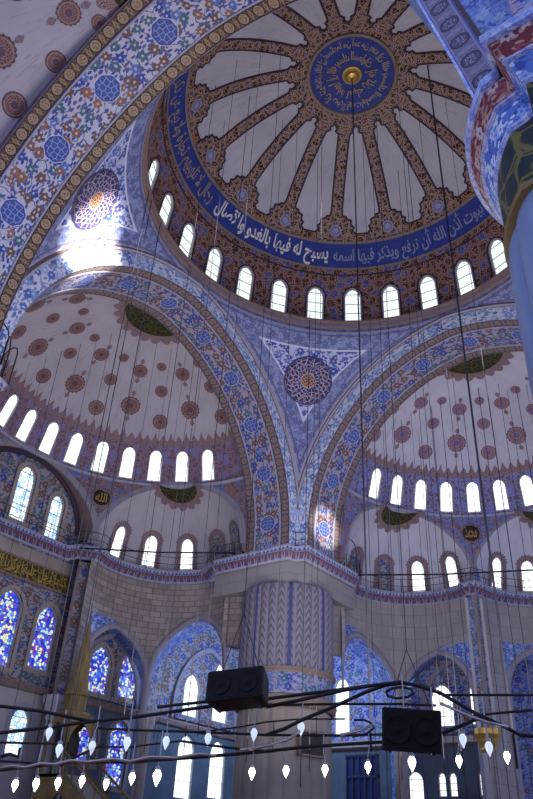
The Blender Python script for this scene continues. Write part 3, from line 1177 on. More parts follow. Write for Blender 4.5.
def great_arch(side, zb, label):
    M = SIDES[side]
    DEP = 3.55 if side == 'N' else 3.1
    t = thing('great_arch', M(0, A+DEP/2, 30.4), label, 'arch', 'great arches under the dome')
    I, O, I2 = arc(RI, zb), arc(RO, zb), arc(RI+1.02, zb)
    I3 = arc(RI+.92, zb)
    tap = 0 if side == 'N' else .4
    near = side == 'N'
    fl, bd = ('arch_floral', 'arch_band') if near else ('arch_floral_shaded', 'arch_band_shaded')
    L = [0]
    for a, b in zip(I, I[1:]):
        L.append(L[-1]+math.hypot(b[0]-a[0], b[1]-a[1]))
    n = len(I)

    def strip(mb, P0, d0, P1, d1, mi, wd, off=0):
        pts, uvs = [], []
        for i in range(n):
            # the right leg of the nearest arch dies into the near pier
            e0, e1 = (min(d0, A+1), min(d1, A+1)) if near and i > n//2+7 else (d0, d1)
            pts += [M(P0[i][0], e0, P0[i][1]), M(P1[i][0], e1, P1[i][1])]
            uvs += [(L[i], 0), (L[i], wd)]
        mb.add(pts, [(2*i, 2*i+2, 2*i+3, 2*i+1) for i in range(n-1)], uvs, mi)
    d1 = A+DEP
    IN = arc(RI-.05, zb)
    mb = MB()
    at_d = lambda d, dr=0: arc(RI-tap*(d-A)/DEP+dr, zb)
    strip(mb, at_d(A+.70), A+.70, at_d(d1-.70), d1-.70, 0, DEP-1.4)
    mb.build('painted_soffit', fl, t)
    for nm, a, b in (('inner_border', A, A+.62), ('outer_border', d1-.62, d1)):
        mb = MB()
        strip(mb, at_d(a), a, at_d(b), b, 0, .62)
        for c in ((a+.62, a+.70) if nm == 'inner_border' else (b-.70, b-.62),):
            strip(mb, at_d(c[0], -.05), c[0], at_d(c[1], -.05), c[1], 1, .08)
            strip(mb, at_d(c[0]), c[0], at_d(c[0], -.05), c[0], 1, .05)
            strip(mb, at_d(c[1]), c[1], at_d(c[1], -.05), c[1], 1, .05)
        mb.build(nm, [bd, 'cornice_line'], t)
    mb = MB()
    strip(mb, I, A, I3, A, 0, .92)
    mb.build('archivolt', 'arch_face', t)
    mb = MB()
    strip(mb, I3, A, I3, A-.10, 0, .1)
    strip(mb, I3, A-.10, I2, A-.16, 1, .1)
    strip(mb, I2, A-.16, O, A-.06, 0, .2)
    strip(mb, O, A-.06, O, A+.1, 0, .1)
    mb.build('moulding', ['moulding', 'cornice_line'], t)
    mb = MB()
    if side == 'N':
        O[n//2+1:] = [O[n//2]]*(n-n//2-1)
    I = I[:n//2+1]+[I[n//2]]*(n-n//2-1) if side == 'N' else at_d(d1)
    strip(mb, I, d1, O, d1, 0, .95)
    if side != 'R':
        pts, uvs = [], []
        for i in range(n):
            h, z = I[i]
            if side == 'N' and h < -.01:
                h = .01
            z = max(z, 17.7)
            r = HR*math.sqrt(max(0, 1-((z-HZ)/HH)**2)) if z > HZ else 9.75
            if z > HZ+HH-.02:
                r = 0
            pts += [M(h, d1+.01, I[i][1]), M(math.copysign(min(r, abs(h)+.9), h) if abs(h) > .01 else 0, AXD[side], I[i][1])]
            uvs += [(L[i], 0), (L[i], .6)]
        mb.add(pts, [(2*i, 2*i+2, 2*i+3, 2*i+1) for i in range(n-1)], uvs)
    mb.build('back_face', 'tile_L', t)
    return t


great_arch('L', 18.2, 'broad painted arch on the left framing the left half dome')
great_arch('F', 18.2, 'broad painted arch on the right framing the right half dome')
great_arch('N', 12.9, 'nearest broad painted arch crossing the upper left corner, blue medallions on its underside')
great_arch('R', 18.2, 'painted arch beyond the right picture edge')

# ================================================================== pendentives
ZT, ZB = 31.85, 18.25


def pend_P(th0, a, z):
    """point of a pendentive: a in 0..1 between its two arches at height z, th0 its diagonal"""
    wd = min(half(z, RO-.05), A)
    rs = math.hypot(A, wd)
    al = PI/4-math.atan2(wd, A)
    return rs, th0+al*(1-2*a)


def pendentive(th0, name_l, lab_r):
    c = Vector((cos(th0), sin(th0), 0))
    t = thing('pendentive', c*12.8+Vector((0, 0, 26)), name_l, 'pendentive', 'pendentives under the dome')
    mb = MB()

    def fn(a, b):
        z = ZB+(ZT-ZB)*(1-(1-b)**1.5)
        rs, th = pend_P(th0, a, z)
        p = Vector((rs*cos(th), rs*sin(th), z))
        # distances in metres to the two arches and to the ring
        al = PI/4-math.atan2(min(half(z, RO), A), A)
        slope = max(.35, min(1, (z-18)/9))
        e = min((1-abs(1-2*a))*al*rs*(.62+.38*(1-(z-ZB)/(ZT-ZB))), (ZT-z)*1.05)
        return p, ((th-th0)*rs, z*1.1), e+.001
    grid(mb, fn, 48, 44)
    mb.build('painted_field', 'pendentive', t)
    z = 29.05
    rs, _ = pend_P(th0, .5, z)
    r1, _ = pend_P(th0, .5, z+.6)
    r0, _ = pend_P(th0, .5, z-.6)
    up = Vector((c.x*(r1-r0), c.y*(r1-r0), 1.2)).normalized()
    rt = up.cross(Vector((0, 0, 1)))
    rt = Vector((-sin(th0), cos(th0), 0))*-1
    nrm = rt.cross(up).normalized()
    if nrm.dot(c) > 0:
        nrm = -nrm
    o = c*rs+Vector((0, 0, z))+nrm*.16
    R = 1.62
    mb = MB()
    n = 48
    for k, (r0_, r1_) in enumerate(((.02, .5), (.5, 1))):
        grid(mb, lambda a, b: (o+(rt*cos(2*PI*a)+up*sin(2*PI*a))*R*(r0_+(r1_-r0_)*b), (a, r0_+(r1_-r0_)*b)), n, 2, 0)
    grid(mb, lambda a, b: (o+(rt*cos(2*PI*a)+up*sin(2*PI*a))*(R+.05*b)-nrm*.25*b, (a*9, b)), n, 1, 1)
    rd = mb.build('calligraphy_roundel', ['roundel', 'moulding'], t)
    rd['label'] = lab_r
    return t


pendentive(rad(135), 'blue painted pendentive above the fluted pier in the middle', 'round navy calligraphy medallion with a gold centre')
pendentive(rad(225), 'sunlit painted pendentive at upper left beside the nearest arch', 'round blue and gold calligraphy medallion seen at a slant')
pendentive(rad(45), 'painted pendentive at the right behind the near pier', 'round calligraphy medallion')

# ================================================================== half domes
SH, SHF = -.3, -1.1      # the niches sit a touch off the half domes' own axes
hprof = [(9.72, 17.6), (9.78, 20.5)]+[(HR*cos(i/44*PI/2), HZ+HH*sin(i/44*PI/2)) for i in range(0, 45)]
hprof[-1] = (.001, HZ+HH)
EZ, ER, ED = 18.6, 4.85, 8.4      # exedra: centre height, radius, distance from the half dome's axis
AX = {'L': (-SD, 0), 'F': (0, SD), 'N': (0, -AXD['N'])}
TH = {'L': lambda a: PI-rad(a), 'F': lambda a: PI/2+rad(a), 'N': lambda a: 1.5*PI-rad(a)}
SGN = {'L': -1, 'F': 1, 'N': -1}    # which way theta turns with the side's own azimuth


def exedra_top(daz):
    """height of the exedra's front arch at an angle daz (degrees) off its own axis"""
    d2 = ED**2+9.72**2-2*ED*9.72*cos(rad(daz))
    return EZ+math.sqrt(max(0, ER**2-d2))


def half_dome(side, lo, hi, label, plast, rmat, win_label, win_group, exed, win_lo=-90, win_hi=90):
    cx, cy = AX[side]
    H = Rev((cx, cy), hprof)
    th = TH[side]
    sg = SGN[side]
    t = thing('half_dome', (cx, cy, 23.0), label, 'half dome', 'half domes round the great dome')
    S0, S1 = H.S(23.35), H.S(26.25)
    Rr = 9.8

    # u runs to the right as seen from inside, so that pictures stay unmirrored
    def P(u, v, o):
        return H.P(PI/2-u/Rr, v, o)
    ends = sorted((PI/2-th(lo))*Rr+0*sg for lo in (lo, hi))

    def uof(az):
        return (PI/2-th(az))*Rr
    wins = [11.45*k+3 for k in range(-7, 7) if max(lo, win_lo)+5 < 11.45*k < min(hi, win_hi)-3]
    hs = [arch_hole(uof(a), H.S(23.62), H.S(25.72), .98, .1) for a in wins]
    mb = MB()
    fill(mb, [(ends[0], S0), (ends[1], S0), (ends[1], S1), (ends[0], S1)], hs, .5, .5, P, 0, None, .4, 1)
    mb.build('drum', ['drum_tile_%s' % side, 'stone'], t)
    order = sorted(zip(wins, hs), key=lambda q: min(p[0] for p in q[1]))
    for i, (a, h) in enumerate(order):
        window(h, P, .12, 'bright', win_label % ORD[i], win_group, .06, False)
    mb = MB()
    a0, a1 = ends[0]/Rr, ends[1]/Rr
    grid(mb, lambda a, b: (P((a0+(a1-a0)*a)*Rr, S1+(H.top-S1)*b, 0), ((a0+(a1-a0)*a)*6, b*(H.top-S1))), 60, 26)
    mb.build('shell', plast, t)
    # moulding under the windows
    mb = MB()
    for s0, o0, s1, o1, mi in ((S0-.12, 0, S0-.1, .16, 0), (S0-.1, .16, S0+.06, .18, 0), (S0+.06, .18, S0+.1, .03, 0)):
        grid(mb, lambda a, b: (P((a0+(a1-a0)*a)*Rr, s0+(s1-s0)*b, o0+(o1-o0)*b), (a*30, b*.2)), 60, 1, mi)
    mb.build('moulding', 'cornice_line', t)
    # cresting above the windows
    mb = MB()
    k = int((ends[1]-ends[0])/.62)
    top = []
    for i in range(k):
        u = ends[0]+(ends[1]-ends[0])*i/k
        d = (ends[1]-ends[0])/k
        hgt = .62 if i % 2 else .42
        top += [(u, 0), (u+d*.2, .14), (u+d*.3, .28), (u+d*.5, hgt), (u+d*.7, .28), (u+d*.8, .14)]
    top.append((ends[1], 0))
    fill(mb, [(ends[1], -.35), (ends[1], 0)][:1]+list(reversed(top))+[(ends[0], -.35)], [], .5, .5, lambda u, v, o: P(u, S1+v, .03), 0)
    mb.build('cresting', 'fringe', t)
    # painted roundels in a net
    dz, da = (.5, 4) if side == 'N' else (0, 0)
    for row, (z, off, R, kind) in enumerate(((27.95, 0, .66, 2), (29.45, 0, .50, 2), (27.35, 16.5, .53, 1), (28.8, 16.5, .44, 1), (29.7, 16.5, .33, 1))):
        for k in range(-3, 4):
            a = 33*k+off+(da if kind == 2 else da*.68)
            if not max(lo, -88)+2 < a < min(hi, 88)-2:
                continue
            mb = MB()
            S = H.S(z+dz)
            poly = circle(R, 32, 16, .025*R*2) if kind == 2 else circle(R, 24)
            H.patch(mb, th(a), S, poly, .03, 0, polar=R)
            if kind == 2:
                for q in (1, -1):
                    c = q*(R+.27)
                    H.patch(mb, th(a), S, [(0, c+q*.24), (-.16, c+q*.04), (-.1, c-q*.12), (-.03, c-q*.22), (.03, c-q*.22), (.1, c-q*.12), (.16, c+q*.04)], .03, 1, .3)
            mb.build('painted_roundel', [rmat, 'fringe'], t)
    # crown: dark green script disc in a frill
    mb = MB()
    ac, wdt = 0, 90
    n = 40
    Rc = 2.1

    def crown(R0, R1, off, mi, wav=0):
        def fn(a, b):
            q = -rad(88)+rad(176)*a
            R = R0+(R1-R0)*b+(wav*abs(sin(q*11))*b)
            return H.P(th(0)+q, H.top-R, off), (q*R, R)
        grid(mb, fn, 120, 3, mi)
    crown(.01, Rc, .05, 0)
    crown(Rc, Rc+.10, .07, 1)
    crown(Rc+.10, Rc+.38, .04, 2, .36)
    cm = mb.build('crown_script', ['green_script', 'ochre', 'fringe'], t)
    cm['label'] = 'dark green half disc of gilt calligraphy'

    # drum wall below the windows: spandrels between the exedra arches
    out = []
    zlo = 18.25
    azs = [lo+(hi-lo)*i/90 for i in range(91)]

    def ztop(a):
        best = zlo
        for e in exed:
            if abs(a-e) < 30:
                best = max(best, exedra_top(a-e))
        return best
    mb = MB()
    for i in range(90):
        a, b = azs[i], azs[i+1]
        q = []
        for x in (a, b):
            z0 = ztop(x)
            q += [(x, H.S(z0)), (x, S0)]
        pts = [P(uof(x), s, 0) for x, s in q]
        mb.add(pts, [(0, 2, 3, 1)], [(uof(x), s) for x, s in q])
    mb.build('spandrel_wall', 'tile_%s' % side, t)
    # archivolts of the exedra arches
    for e in exed:
        mb = MB()
        for r0, r1, o0, o1, mi in ((0, .0, -.25, .10, 0), (0, .20, .10, .10, 0), (.20, .20, .10, .03, 0), (.20, .42, .04, .04, 1)):
            pts, uvs = [], []
            for i in range(61):
                q = -30+60*i/60
                z = exedra_top(q)
                # push outwards from the arch's own centre
                x, y = rad(q)*9.72, z-EZ
                L = math.hypot(x, y)
                for rr, oo in ((r0, o0), (r1, o1)):
                    uu = uof(e)+(x*(L+rr)/L)
                    pts.append(P(uu, H.S(max(18.3, EZ+y*(L+rr)/L)), oo))
                    uvs.append((i*.25, rr))
            mb.add(pts, [(2*i, 2*i+2, 2*i+3, 2*i+1) for i in range(60)], uvs, mi)
        mb.build('archivolt', ['arch_stone', 'tile_F' if side == 'F' else 'arch_stone'], t)
    return t, H, P, uof


tL, HL, PL, uL = half_dome('L', -90, 90, 'left half dome with brown roundels on white plaster', 'plaster', 'brown_roundel',
                           'small bright window at the foot of the left half dome, %s from the left', 'windows of the left half dome', (-60+SH, SH, 60+SH), -30, 90)
tF, HF, PF, uF = half_dome('F', -90, 90, 'right half dome with red roundels on pale plaster', 'plaster_cool', 'red_roundel',
                           'small bright window at the foot of the right half dome, %s from the left', 'windows of the right half dome', (-60+SHF, SHF, 60+SHF), -30, 90)
tN, HN, PN, uN = half_dome('N', -30, 90, 'nearest half dome, its plaster and dark roundels showing in the upper left corner', 'plaster', 'brown_roundel',
                           'small window at the foot of the nearest half dome, %s from the left', 'windows of the nearest half dome', (0, 60), 91, 92)


def spandrel_roundel(side, H, th, az, z, R, body, label):
    mb = MB()
    H.patch(mb, th(az), H.S(z), circle(R, 28), .06, 0, polar=R)
    o = thing('script_roundel', H.P(th(az), H.S(z), .05), label, 'medallion', 'small script roundels')
    mb.build('disc', 'roundel_black', o)
    mb = MB()
    n = 28
    c1, c2 = circle(R, n), circle(R+.14, n)

    def PP(x, y, off):
        S = H.S(z)+y
        return H.P(th(az)-x/max(H.r(S), .4), S, off)
    mb.add([PP(*p, .06) for p in c1]+[PP(*p, .1) for p in c2]+[PP(*p, 0) for p in c2], [(i, (i+1) % n, n+(i+1) % n, n+i) for i in range(n)]+[(n+i, n+(i+1) % n, 2*n+(i+1) % n, 2*n+i) for i in range(n)], c1+c2+c2)
    mb.build('rim', 'moulding', o)
    lettering('lettering', body, o, 'gold', 0, lambda a, b: PP((a-.5)*R*1.35, (b-.5)*R*1.2, .09), .01)


spandrel_roundel('L', HL, TH['L'], 29.6, 21.9, .58, 'الله', 'small black and gold script roundel between two arches on the left')
spandrel_roundel('F', HF, TH['F'], 28.3, 22.05, .60, 'محمد', 'small black and gold script roundel between two arches on the right')

# ================================================================== exedrae
def exedra(side, e, label, plast, wlab, wgroup, wins, blind, tilepan):
    th = TH[side]
    cx, cy = AX[side]
    te = th(e)
    c = (cx+ED*cos(te), cy+ED*sin(te))
    t = thing('exedra', (c[0], c[1], 18.3), label, 'niche', 'small half domes below the big ones')
    X = Rev(c, [(ER*cos(i/40*PI/2), EZ-.3+.3*(1 if i else 0)+ER*sin(i/40*PI/2)-(0 if i else 0)) if i else (ER, EZ-.35) for i in range(41)])
    X.p[-1] = (.001, EZ+ER)

    def smax(q):
        # arc length at which the shell meets the drum of the half dome
        lo, hi = 0, X.top
        for _ in range(40):
            m = (lo+hi)/2
            p = X.P(te+q, m)
            if math.hypot(p.x-cx, p.y-cy) > 9.70:
                lo = m
            else:
                hi = m
        return lo

    def P(u, v, o):
        return X.P(te-u/ER, v, o)
    qs = [rad(-99+198*i/72) for i in range(73)]
    top = [(-q*ER, smax(q)) for q in qs if smax(q) > .02]
    top.sort()
    hs = [arch_hole(-rad(q)*ER, X.S(18.62), X.S(20.75), 1.0, .15) for q in wins]
    bl = [arch_hole(-rad(q)*ER, X.S(18.62), X.S(20.75), 1.0, .15) for q in blind]
    mb = MB()
    u0, u1 = top[0][0], top[-1][0]
    fill(mb, [(u0, 0), (u1, 0)]+[p for p in reversed(top)], hs, .45, .45, P, 0, None, .35, 1)
    mb.build('shell', [plast, 'stone'], t)
    hs2 = sorted(hs, key=lambda h: h[0][0])
    for i, h in enumerate(hs2):
        window(h, P, .10, 'bright', wlab % ORD[i], wgroup, .07, False)
    for h in hs+bl:
        mb = MB()
        cu = (min(p[0] for p in h)+max(p[0] for p in h))/2
        vt = max(p[1] for p in h)
        n = len(h)
        outer = []
        big = shrink(h, -.34)
        for i, p in enumerate(big):
            k = .07 if i % 2 else -.02
            if p[1] > min(q[1] for q in h)+.1:
                outer.append((p[0]+(p[0]-cu)*k*1.3, p[1]+(k if p[1] > vt-.6 else 0)))
            else:
                outer.append((p[0], min(q[1] for q in h)))
        rimstrip(mb, h, outer, P, .03, 0)
        if h in bl:
            fill(mb, h, [], .4, .4, lambda u, v, o: P(u, v, .03), 1)
        mb.build('painted_surround', ['fringe', 'tile_dim'], t)
    # crown script half disc with frill, lying just behind the front arch
    mb = MB()
    S0 = smax(0)-.22
    R = 1.32

    def half_disc(R0, R1, off, mi, wav=0):
        def fn(a, b):
            q = PI+PI*a
            rr = R0+(R1-R0)*b+wav*abs(sin(q*9))*b
            x, y = rr*cos(q)*1.12, rr*sin(q)*.95
            S = S0+y+.0
            # keep right-left metres even though the parallels shrink towards the crown
            return X.P(te-x/max(X.r(S), .5), S, off), (x, y)
        grid(mb, fn, 90, 3, mi)
    half_disc(.01, R, .05, 0)
    half_disc(R, R+.08, .06, 1)
    half_disc(R+.08, R+.34, .04, 2, .34)
    cm = mb.build('crown_script', ['green_script', 'ochre', 'fringe'], t)
    cm['label'] = 'small dark gold half disc of calligraphy in a frill'
    return t, c, te


exL = exedra('L', 60+SH, 'left exedra with small arched windows and white plaster beside the fluted pier', 'plaster',
             'small arched window in the left exedra, %s from the left', 'windows of the left exedra', (60, 29, -3), (-34, -62), 0)
exF = exedra('F', 60+SHF, 'right exedra with small arched windows and pale plaster right of the fluted pier', 'plaster_cool',
             'small arched window in the right exedra, %s from the left', 'windows of the right exedra', (-68, -37), (-6, 26, 56), 0)
exF0 = exedra('F', SHF, 'exedra at the right picture edge with pale plaster and arched windows', 'plaster_cool',
              'small arched window in the exedra at the right picture edge, %s from the left', 'windows of the edge exedra', (-56, -27, 3, 33, 62), (), 0)
exL2 = exedra('L', -60+SH, 'exedra of the left half dome hidden beyond the left picture edge', 'plaster',
              'small arched window in the exedra beyond the left edge, %s from the left', 'windows of the hidden exedra', (), (), 0)
exN = exedra('N', 60, 'exedra of the nearest half dome beyond the left picture edge', 'plaster',
             'small arched window in the nearest exedra, %s from the left', 'windows of the nearest exedra', (), (), 0)

# great niche arch in the middle of the left half dome: a short barrel back to the outer wall
t = thing('niche_arch', (-24, 0, 18.3), 'deep round arch framing the tall coloured windows at the left picture edge', 'arch')
mb = MB()
pts, uvs = [], []
for i in range(61):
    q = -29.8+59.6*i/60
    z = exedra_top(q)
    p = HL.P(TH['L'](q+SH), HL.S(z), 0)
    pts += [p, Vector((XW+.02, p.y, p.z))]
    uvs += [(i*.2, 0), (i*.2, 1)]
mb.add(pts, [(2*i, 2*i+2, 2*i+3, 2*i+1) for i in range(60)], uvs)
mb.build('soffit', 'moulding', t)
mb = MB()
pts, uvs = [], []
for i in range(41):
    q = -29.5+59*i/40
    z = exedra_top(q)
    y = HL.P(TH['L'](q+SH), HL.S(z), 0).y
    pts += [Vector((XW+.16, y, z)), Vector((XW+.16, y*.93, 18.3+(z-18.3)*.94)), Vector((XW+.02, y*.93, 18.3+(z-18.3)*.94))]
    uvs += [(i*.25, 0), (i*.25, .3), (i*.25, .45)]
mb.add(pts, [(3*i+k, 3*i+3+k, 3*i+4+k, 3*i+1+k) for i in range(40) for k in (0, 1)], uvs)
mb.build('inner_border', 'edge_dark', t)

# ================================================================== lower walls of the exedrae
def lower_wall(side, e, label, mat, arches, q0, q1, spand, soffit, pier_side=0):
    th = TH[side]
    cx, cy = AX[side]
    te = th(e)
    c = (cx+ED*cos(te), cy+ED*sin(te))
    r = 4.6
    t = thing('exedra_wall', (c[0]+r*cos(te), c[1]+r*sin(te), 0), label, 'wall', 'curved walls below the cornice')

    def P(u, v, o):
        a = te-u/r
        return Vector((c[0]+(r-o)*cos(a), c[1]+(r-o)*sin(a), v))
    hs = [arch_hole(-rad(q)*r, -.5, zt, wd, .35, 14) for q, zt, wd in arches]
    hs = [[(u, max(v, .02)) for u, v in h] for h in hs]
    mb = MB()
    fill(mb, [(-rad(q1)*r, 0), (-rad(q0)*r, 0), (-rad(q0)*r, 17.5), (-rad(q1)*r, 17.5)], hs, .5, .9, P, 0, None, 1.9, 1, lambda p: pier_side and (p[0]+rad(arches[0][0])*r)*pier_side > 0 and p[1] < 13.2)
    mb.build('masonry', [mat, soffit], t)
    for (q, zt, wd), h in zip(arches, hs):
        mb = MB()
        top = [p for p in h if p[1] > 4]
        uc = -rad(q)*r
        pts, uvs = [], []
        head = h[2:]
        for i, p in enumerate(head):
            d = Vector((p[0]-uc, (p[1]-(zt-3.4))*.9))
            d = d.normalized() if p[1] > zt-3.4 else Vector((math.copysign(1, p[0]-uc), 0))
            for k, o in ((0, 0), (0, .14), (.36, .14), (.40, .03)):
                pts.append(P(p[0]+d.x*k, p[1]+d.y*k, o))
                uvs.append((i*.3, k+o))
        mb.add(pts, [(4*i+k, 4*i+4+k, 4*i+5+k, 4*i+1+k) for i in range(len(head)-1) for k in range(3)], uvs)
        # straight jambs
        for s in (0, 1):
            p = h[s]
            sg = -1 if s == 0 else 1
            if pier_side == sg and q == arches[0][0]:
                continue
            top_v = head[0][1]
            pp = []
            for v in (0.02, top_v):
                for k, o in ((0, 0), (0, .14), (.36, .14), (.40, .03)):
                    pp.append((P(p[0]+sg*k, v, o), (v, k+o)))
            mb.add([a for a, b in pp], [(k, 4+k, 5+k, 1+k) for k in range(3)], [b for a, b in pp])
        mb.build('archivolt', 'arch_stone', t)
    for i, s in spand:
        q, zt, wd = arches[i]
        h = [p for p in hs[i] if p[1] > zt-2.6]
        uc = -rad(q)*r
        hh = [p for p in h if (p[0]-uc)*s >= -.01]
        hh.sort(key=lambda p: p[1])
        out = uc+s*(wd/2+.35)
        poly = [(uc+s*.1, zt+.55), (out, zt+.55), (out, hh[0][1])]+hh
        poly = [(u, v+.42 if 3 <= j else v) for j, (u, v) in enumerate(poly)]
        mb = MB()
        fill(mb, poly, [], .4, .4, lambda u, v, o: P(u, v, .04))
        mb.build('tile_spandrel', 'tile_blue', t)
    return t, P


MT['ashlar_F'] = ashlar('streaked_stone', (.31, .275, .275), (.37, .34, .34), (.22, .20, .21), .9, .8)
lower_wall('L', 60, 'curved brown masonry wall with two pointed arches left of the fluted pier', 'ashlar', [(-21, 15.0, 5.85), (50, 14.0, 4.75)], -58, 97, [(1, -1)], 'niche_soffit', 1)
lower_wall('F', 60, 'curved pale masonry wall with two pointed arches right of the fluted pier', 'ashlar_F', [(21, 14.8, 5.85), (-52, 14.1, 4.75)], -97, 58, [(1, 1), (0, -1)], 'niche_soffit', -1)
lower_wall('F', 0, 'curved pale masonry wall with arches at the right picture edge', 'ashlar_F', [(34, 14.4, 4.4), (-34, 14.4, 4.4)], -97, 97, [(0, -1), (0, 1)], 'tile_blue')

for a, b, m_, lab in (((-16.95, 11.5), (-15.0, 12.3), 'ashlar', 'narrow masonry web joining the left arches to the fluted pier'), ((-11.5, 16.95), (-12.3, 15.0), 'ashlar_F', 'narrow masonry web joining the right arches to the fluted pier')):
    mb = MB()
    d_ = (Vector(b)-Vector(a)).normalized()
    nx, ny = -d_.y*.2, d_.x*.2
    for s in (-1, 1):
        grid(mb, lambda u, v: ((a[0]+(b[0]-a[0])*u+nx*s, a[1]+(b[1]-a[1])*u+ny*s, 13+4.5*v), (2.1*u, 4.5*v)), 2, 2)
    for u in (0, 1):
        grid(mb, lambda p, v: ((a[0]+(b[0]-a[0])*u+nx*(2*p-1), a[1]+(b[1]-a[1])*u+ny*(2*p-1), 13+4.5*v), (.4*p, 4.5*v)), 1, 2)
    tag(mb.build('wall_web', m_), lab, 'wall', kind='structure')

# outer wall behind the edge exedra
BW = 28.6


def back(u, v, o):
    return Vector((u, BW-o, v))


bh_ = [arch_hole(-2.1, 9.9, 13.6, 1.7, .2), arch_hole(1.6, 9.9, 13.6, 1.7, .2), arch_hole(-2.1, 4.6, 8.0, 1.5, .1)]
mb = MB()
fill(mb, [(-6, 0), (9, 0), (9, 24), (-6, 24)], bh_, 2, 2, back, 0, None, .4, 1)
tag(mb.build('wall_back', ['tile_wall', 'stone']), 'outer wall behind the exedra at the right picture edge', 'wall', kind='structure')
window(bh_[0], back, .35, 'bright', 'bright window at the right picture edge beyond the pilaster', 'edge windows', .09)
window(bh_[1], back, .35, 'bright', 'bright window beyond the right picture edge', 'edge windows', .09)
window(bh_[2], back, .35, 'bright', 'bright low window at the lower right corner', 'edge windows', .09)

# inner arches painted on the outer walls round the window pairs
for nm, fnP, uc, wd, zt, v0, lab in (('wall_arch', west, 9.0, 5.4, 13.75, 9.95, 'pointed arch framing the twin stained windows right of the pulpit spire'),
                                     ('wall_arch', west, 18.6, 6.4, 15.0, 9.95, 'pointed arch framing the bright windows behind the left loudspeaker'),
                                     ('wall_arch', north, -7.4, 4.6, 13.7, 9.4, 'inner pointed arch round the bright windows behind the right loudspeaker')):
    h = arch_hole(uc, v0, zt, wd, .35, 14)
    g = arch_hole(uc, v0, zt+.34, wd+.6, .35, 14)
    mb = MB()
    rimstrip(mb, h, g, fnP, .22)
    n = len(h)
    for q in (h, g):
        mb.add([fnP(*p, .22) for p in q]+[fnP(*p, .0) for p in q], [(i, (i+1) % n, n+(i+1) % n, n+i) for i in range(n)], q+q)
    o = mb.build(nm, 'arch_stone')
    tag(o, lab, 'arch')

# ================================================================== gallery cornice
cL = (-SD-ED*cos(rad(60)), ED*sin(rad(60)))
cF = (-ED*sin(rad(60)), SD+ED*cos(rad(60)))
cF0 = (0, SD+ED)


def arcpts(c, r, a0, a1, n=22):
    return [(c[0]+r*cos(rad(a0+(a1-a0)*i/n)), c[1]+r*sin(rad(a0+(a1-a0)*i/n))) for i in range(n+1)]


pathL = [(XW+.05, -9), (XW+.05, 4.15), (-23.35, 4.3), (-22.95, 4.75)]+arcpts(cL, 4.55, 206, 93)+[(-17.4, 10.9)]
pathP = [(-17.4, 10.9), (-11.75, 10.95), (-11.6, 11.55), (-10.95, 11.7), (-10.9, 17.4)]
pathF = [(-10.9, 17.4)]+arcpts(cF, 4.55, 177, 66)+[(-5.2, 22.45), (-4.75, 22.45)]+arcpts(cF0, 4.55, 176, 20)
CPROF = [(0, 17.48), (.08, 17.52), (.12, 17.6), (.38, 17.96), (.44, 17.98), (.44, 18.18), (.50, 18.2), (.50, 18.28), (-2.5, 18.28)]
CM = [1, 1, 0, 1, 2, 1, 1, 3]
for pth, lab in ((pathL, 'toothed blue and red gallery cornice running along the left exedra and niche wall'),
                 (pathP, 'toothed gallery cornice on top of the fluted pier'),
                 (pathF, 'toothed blue and red gallery cornice curving along the right exedra')):
    mb = MB()
    sweep(mb, pth, CPROF, CM, -1)
    tag(mb.build('gallery_cornice', ['cornice', 'cornice_line', 'cornice_blue', 'stone']), lab, 'cornice', 'gallery cornices')


def offs(path, d):
    out = []
    P = [Vector(p) for p in path]
    for i in range(len(P)):
        a = (P[i]-P[i-1]) if i else P[1]-P[0]
        b = (P[i+1]-P[i]) if i < len(P)-1 else a
        t = (a.normalized()+b.normalized()).normalized()
        out.append(Vector((P[i].x+t.y*d, P[i].y-t.x*d)))
    return out


def resample(path, step):
    out = [path[0]]
    acc = 0
    for a, b in zip(path, path[1:]):
        L = (b-a).length
        d = step-acc
        while d < L:
            out.append(a+(b-a)*(d/L))
            d += step
        acc = L-(d-step)
    return out


def railing(path, z, label, step=1.5, hoops=(), hgt=.95):
    P = offs(path, .42)
    t = thing('railing', (P[0].x, P[0].y, z), label, 'railing', 'iron railings along the gallery')
    for hz in (.45, hgt):
        mb = MB()
        tube(mb, [Vector((p.x, p.y, z+hz)) for p in P], .022, 5)
        mb.build('rail', 'black', t)
    for p in resample(P, step):
        mb = MB()
        tube(mb, [(p.x, p.y, z), (p.x, p.y, z+hgt+.04)], .022, 5)
        mb.build('post', 'black', t)
    for (x, y, dx, dy) in hoops:
        mb = MB()
        pp = [Vector((x, y, z))+Vector((dx, dy, 0))*a+Vector((0, 0, 1))*b for a, b in ((0, 0), (0, 1.6), (.1, 1.95), (.35, 2.15), (.65, 2.15), (.9, 1.95), (1, 1.6), (1, 0))]
        tube(mb, pp, .03, 6)
        mb.build('hoop', 'black', t)
    return t


railing(pathL, 18.28, 'thin black iron railing on the cornice of the left exedra', 1.6)
railing(pathP, 18.28, 'thin black iron railing on the cornice above the fluted pier', 1.3, [(-10.5, 15.6, 0, 1.5)])
railing(pathF, 18.28, 'thin black iron railing on the cornice of the right exedra', 1.7)

# black conduit rod crossing the exedra windows
for (a, b, lab) in ((at(80, 548, 0, -22.6), at(235, 553, 1, 10.7), 'thin black rod crossing the windows of the left exedra'),
                    (at(357, 575, 0, -10.5), at(533, 570, 1, 22.6), 'thin black rod crossing the windows of the right exedra')):
    mb = MB()
    m = (Vector(a)+Vector(b))/2+Vector((0, 0, -.12))
    tube(mb, [a, m, b], .055, 6)
    tag(mb.build('tie_rod', 'black'), lab, 'rod', 'tie rods')

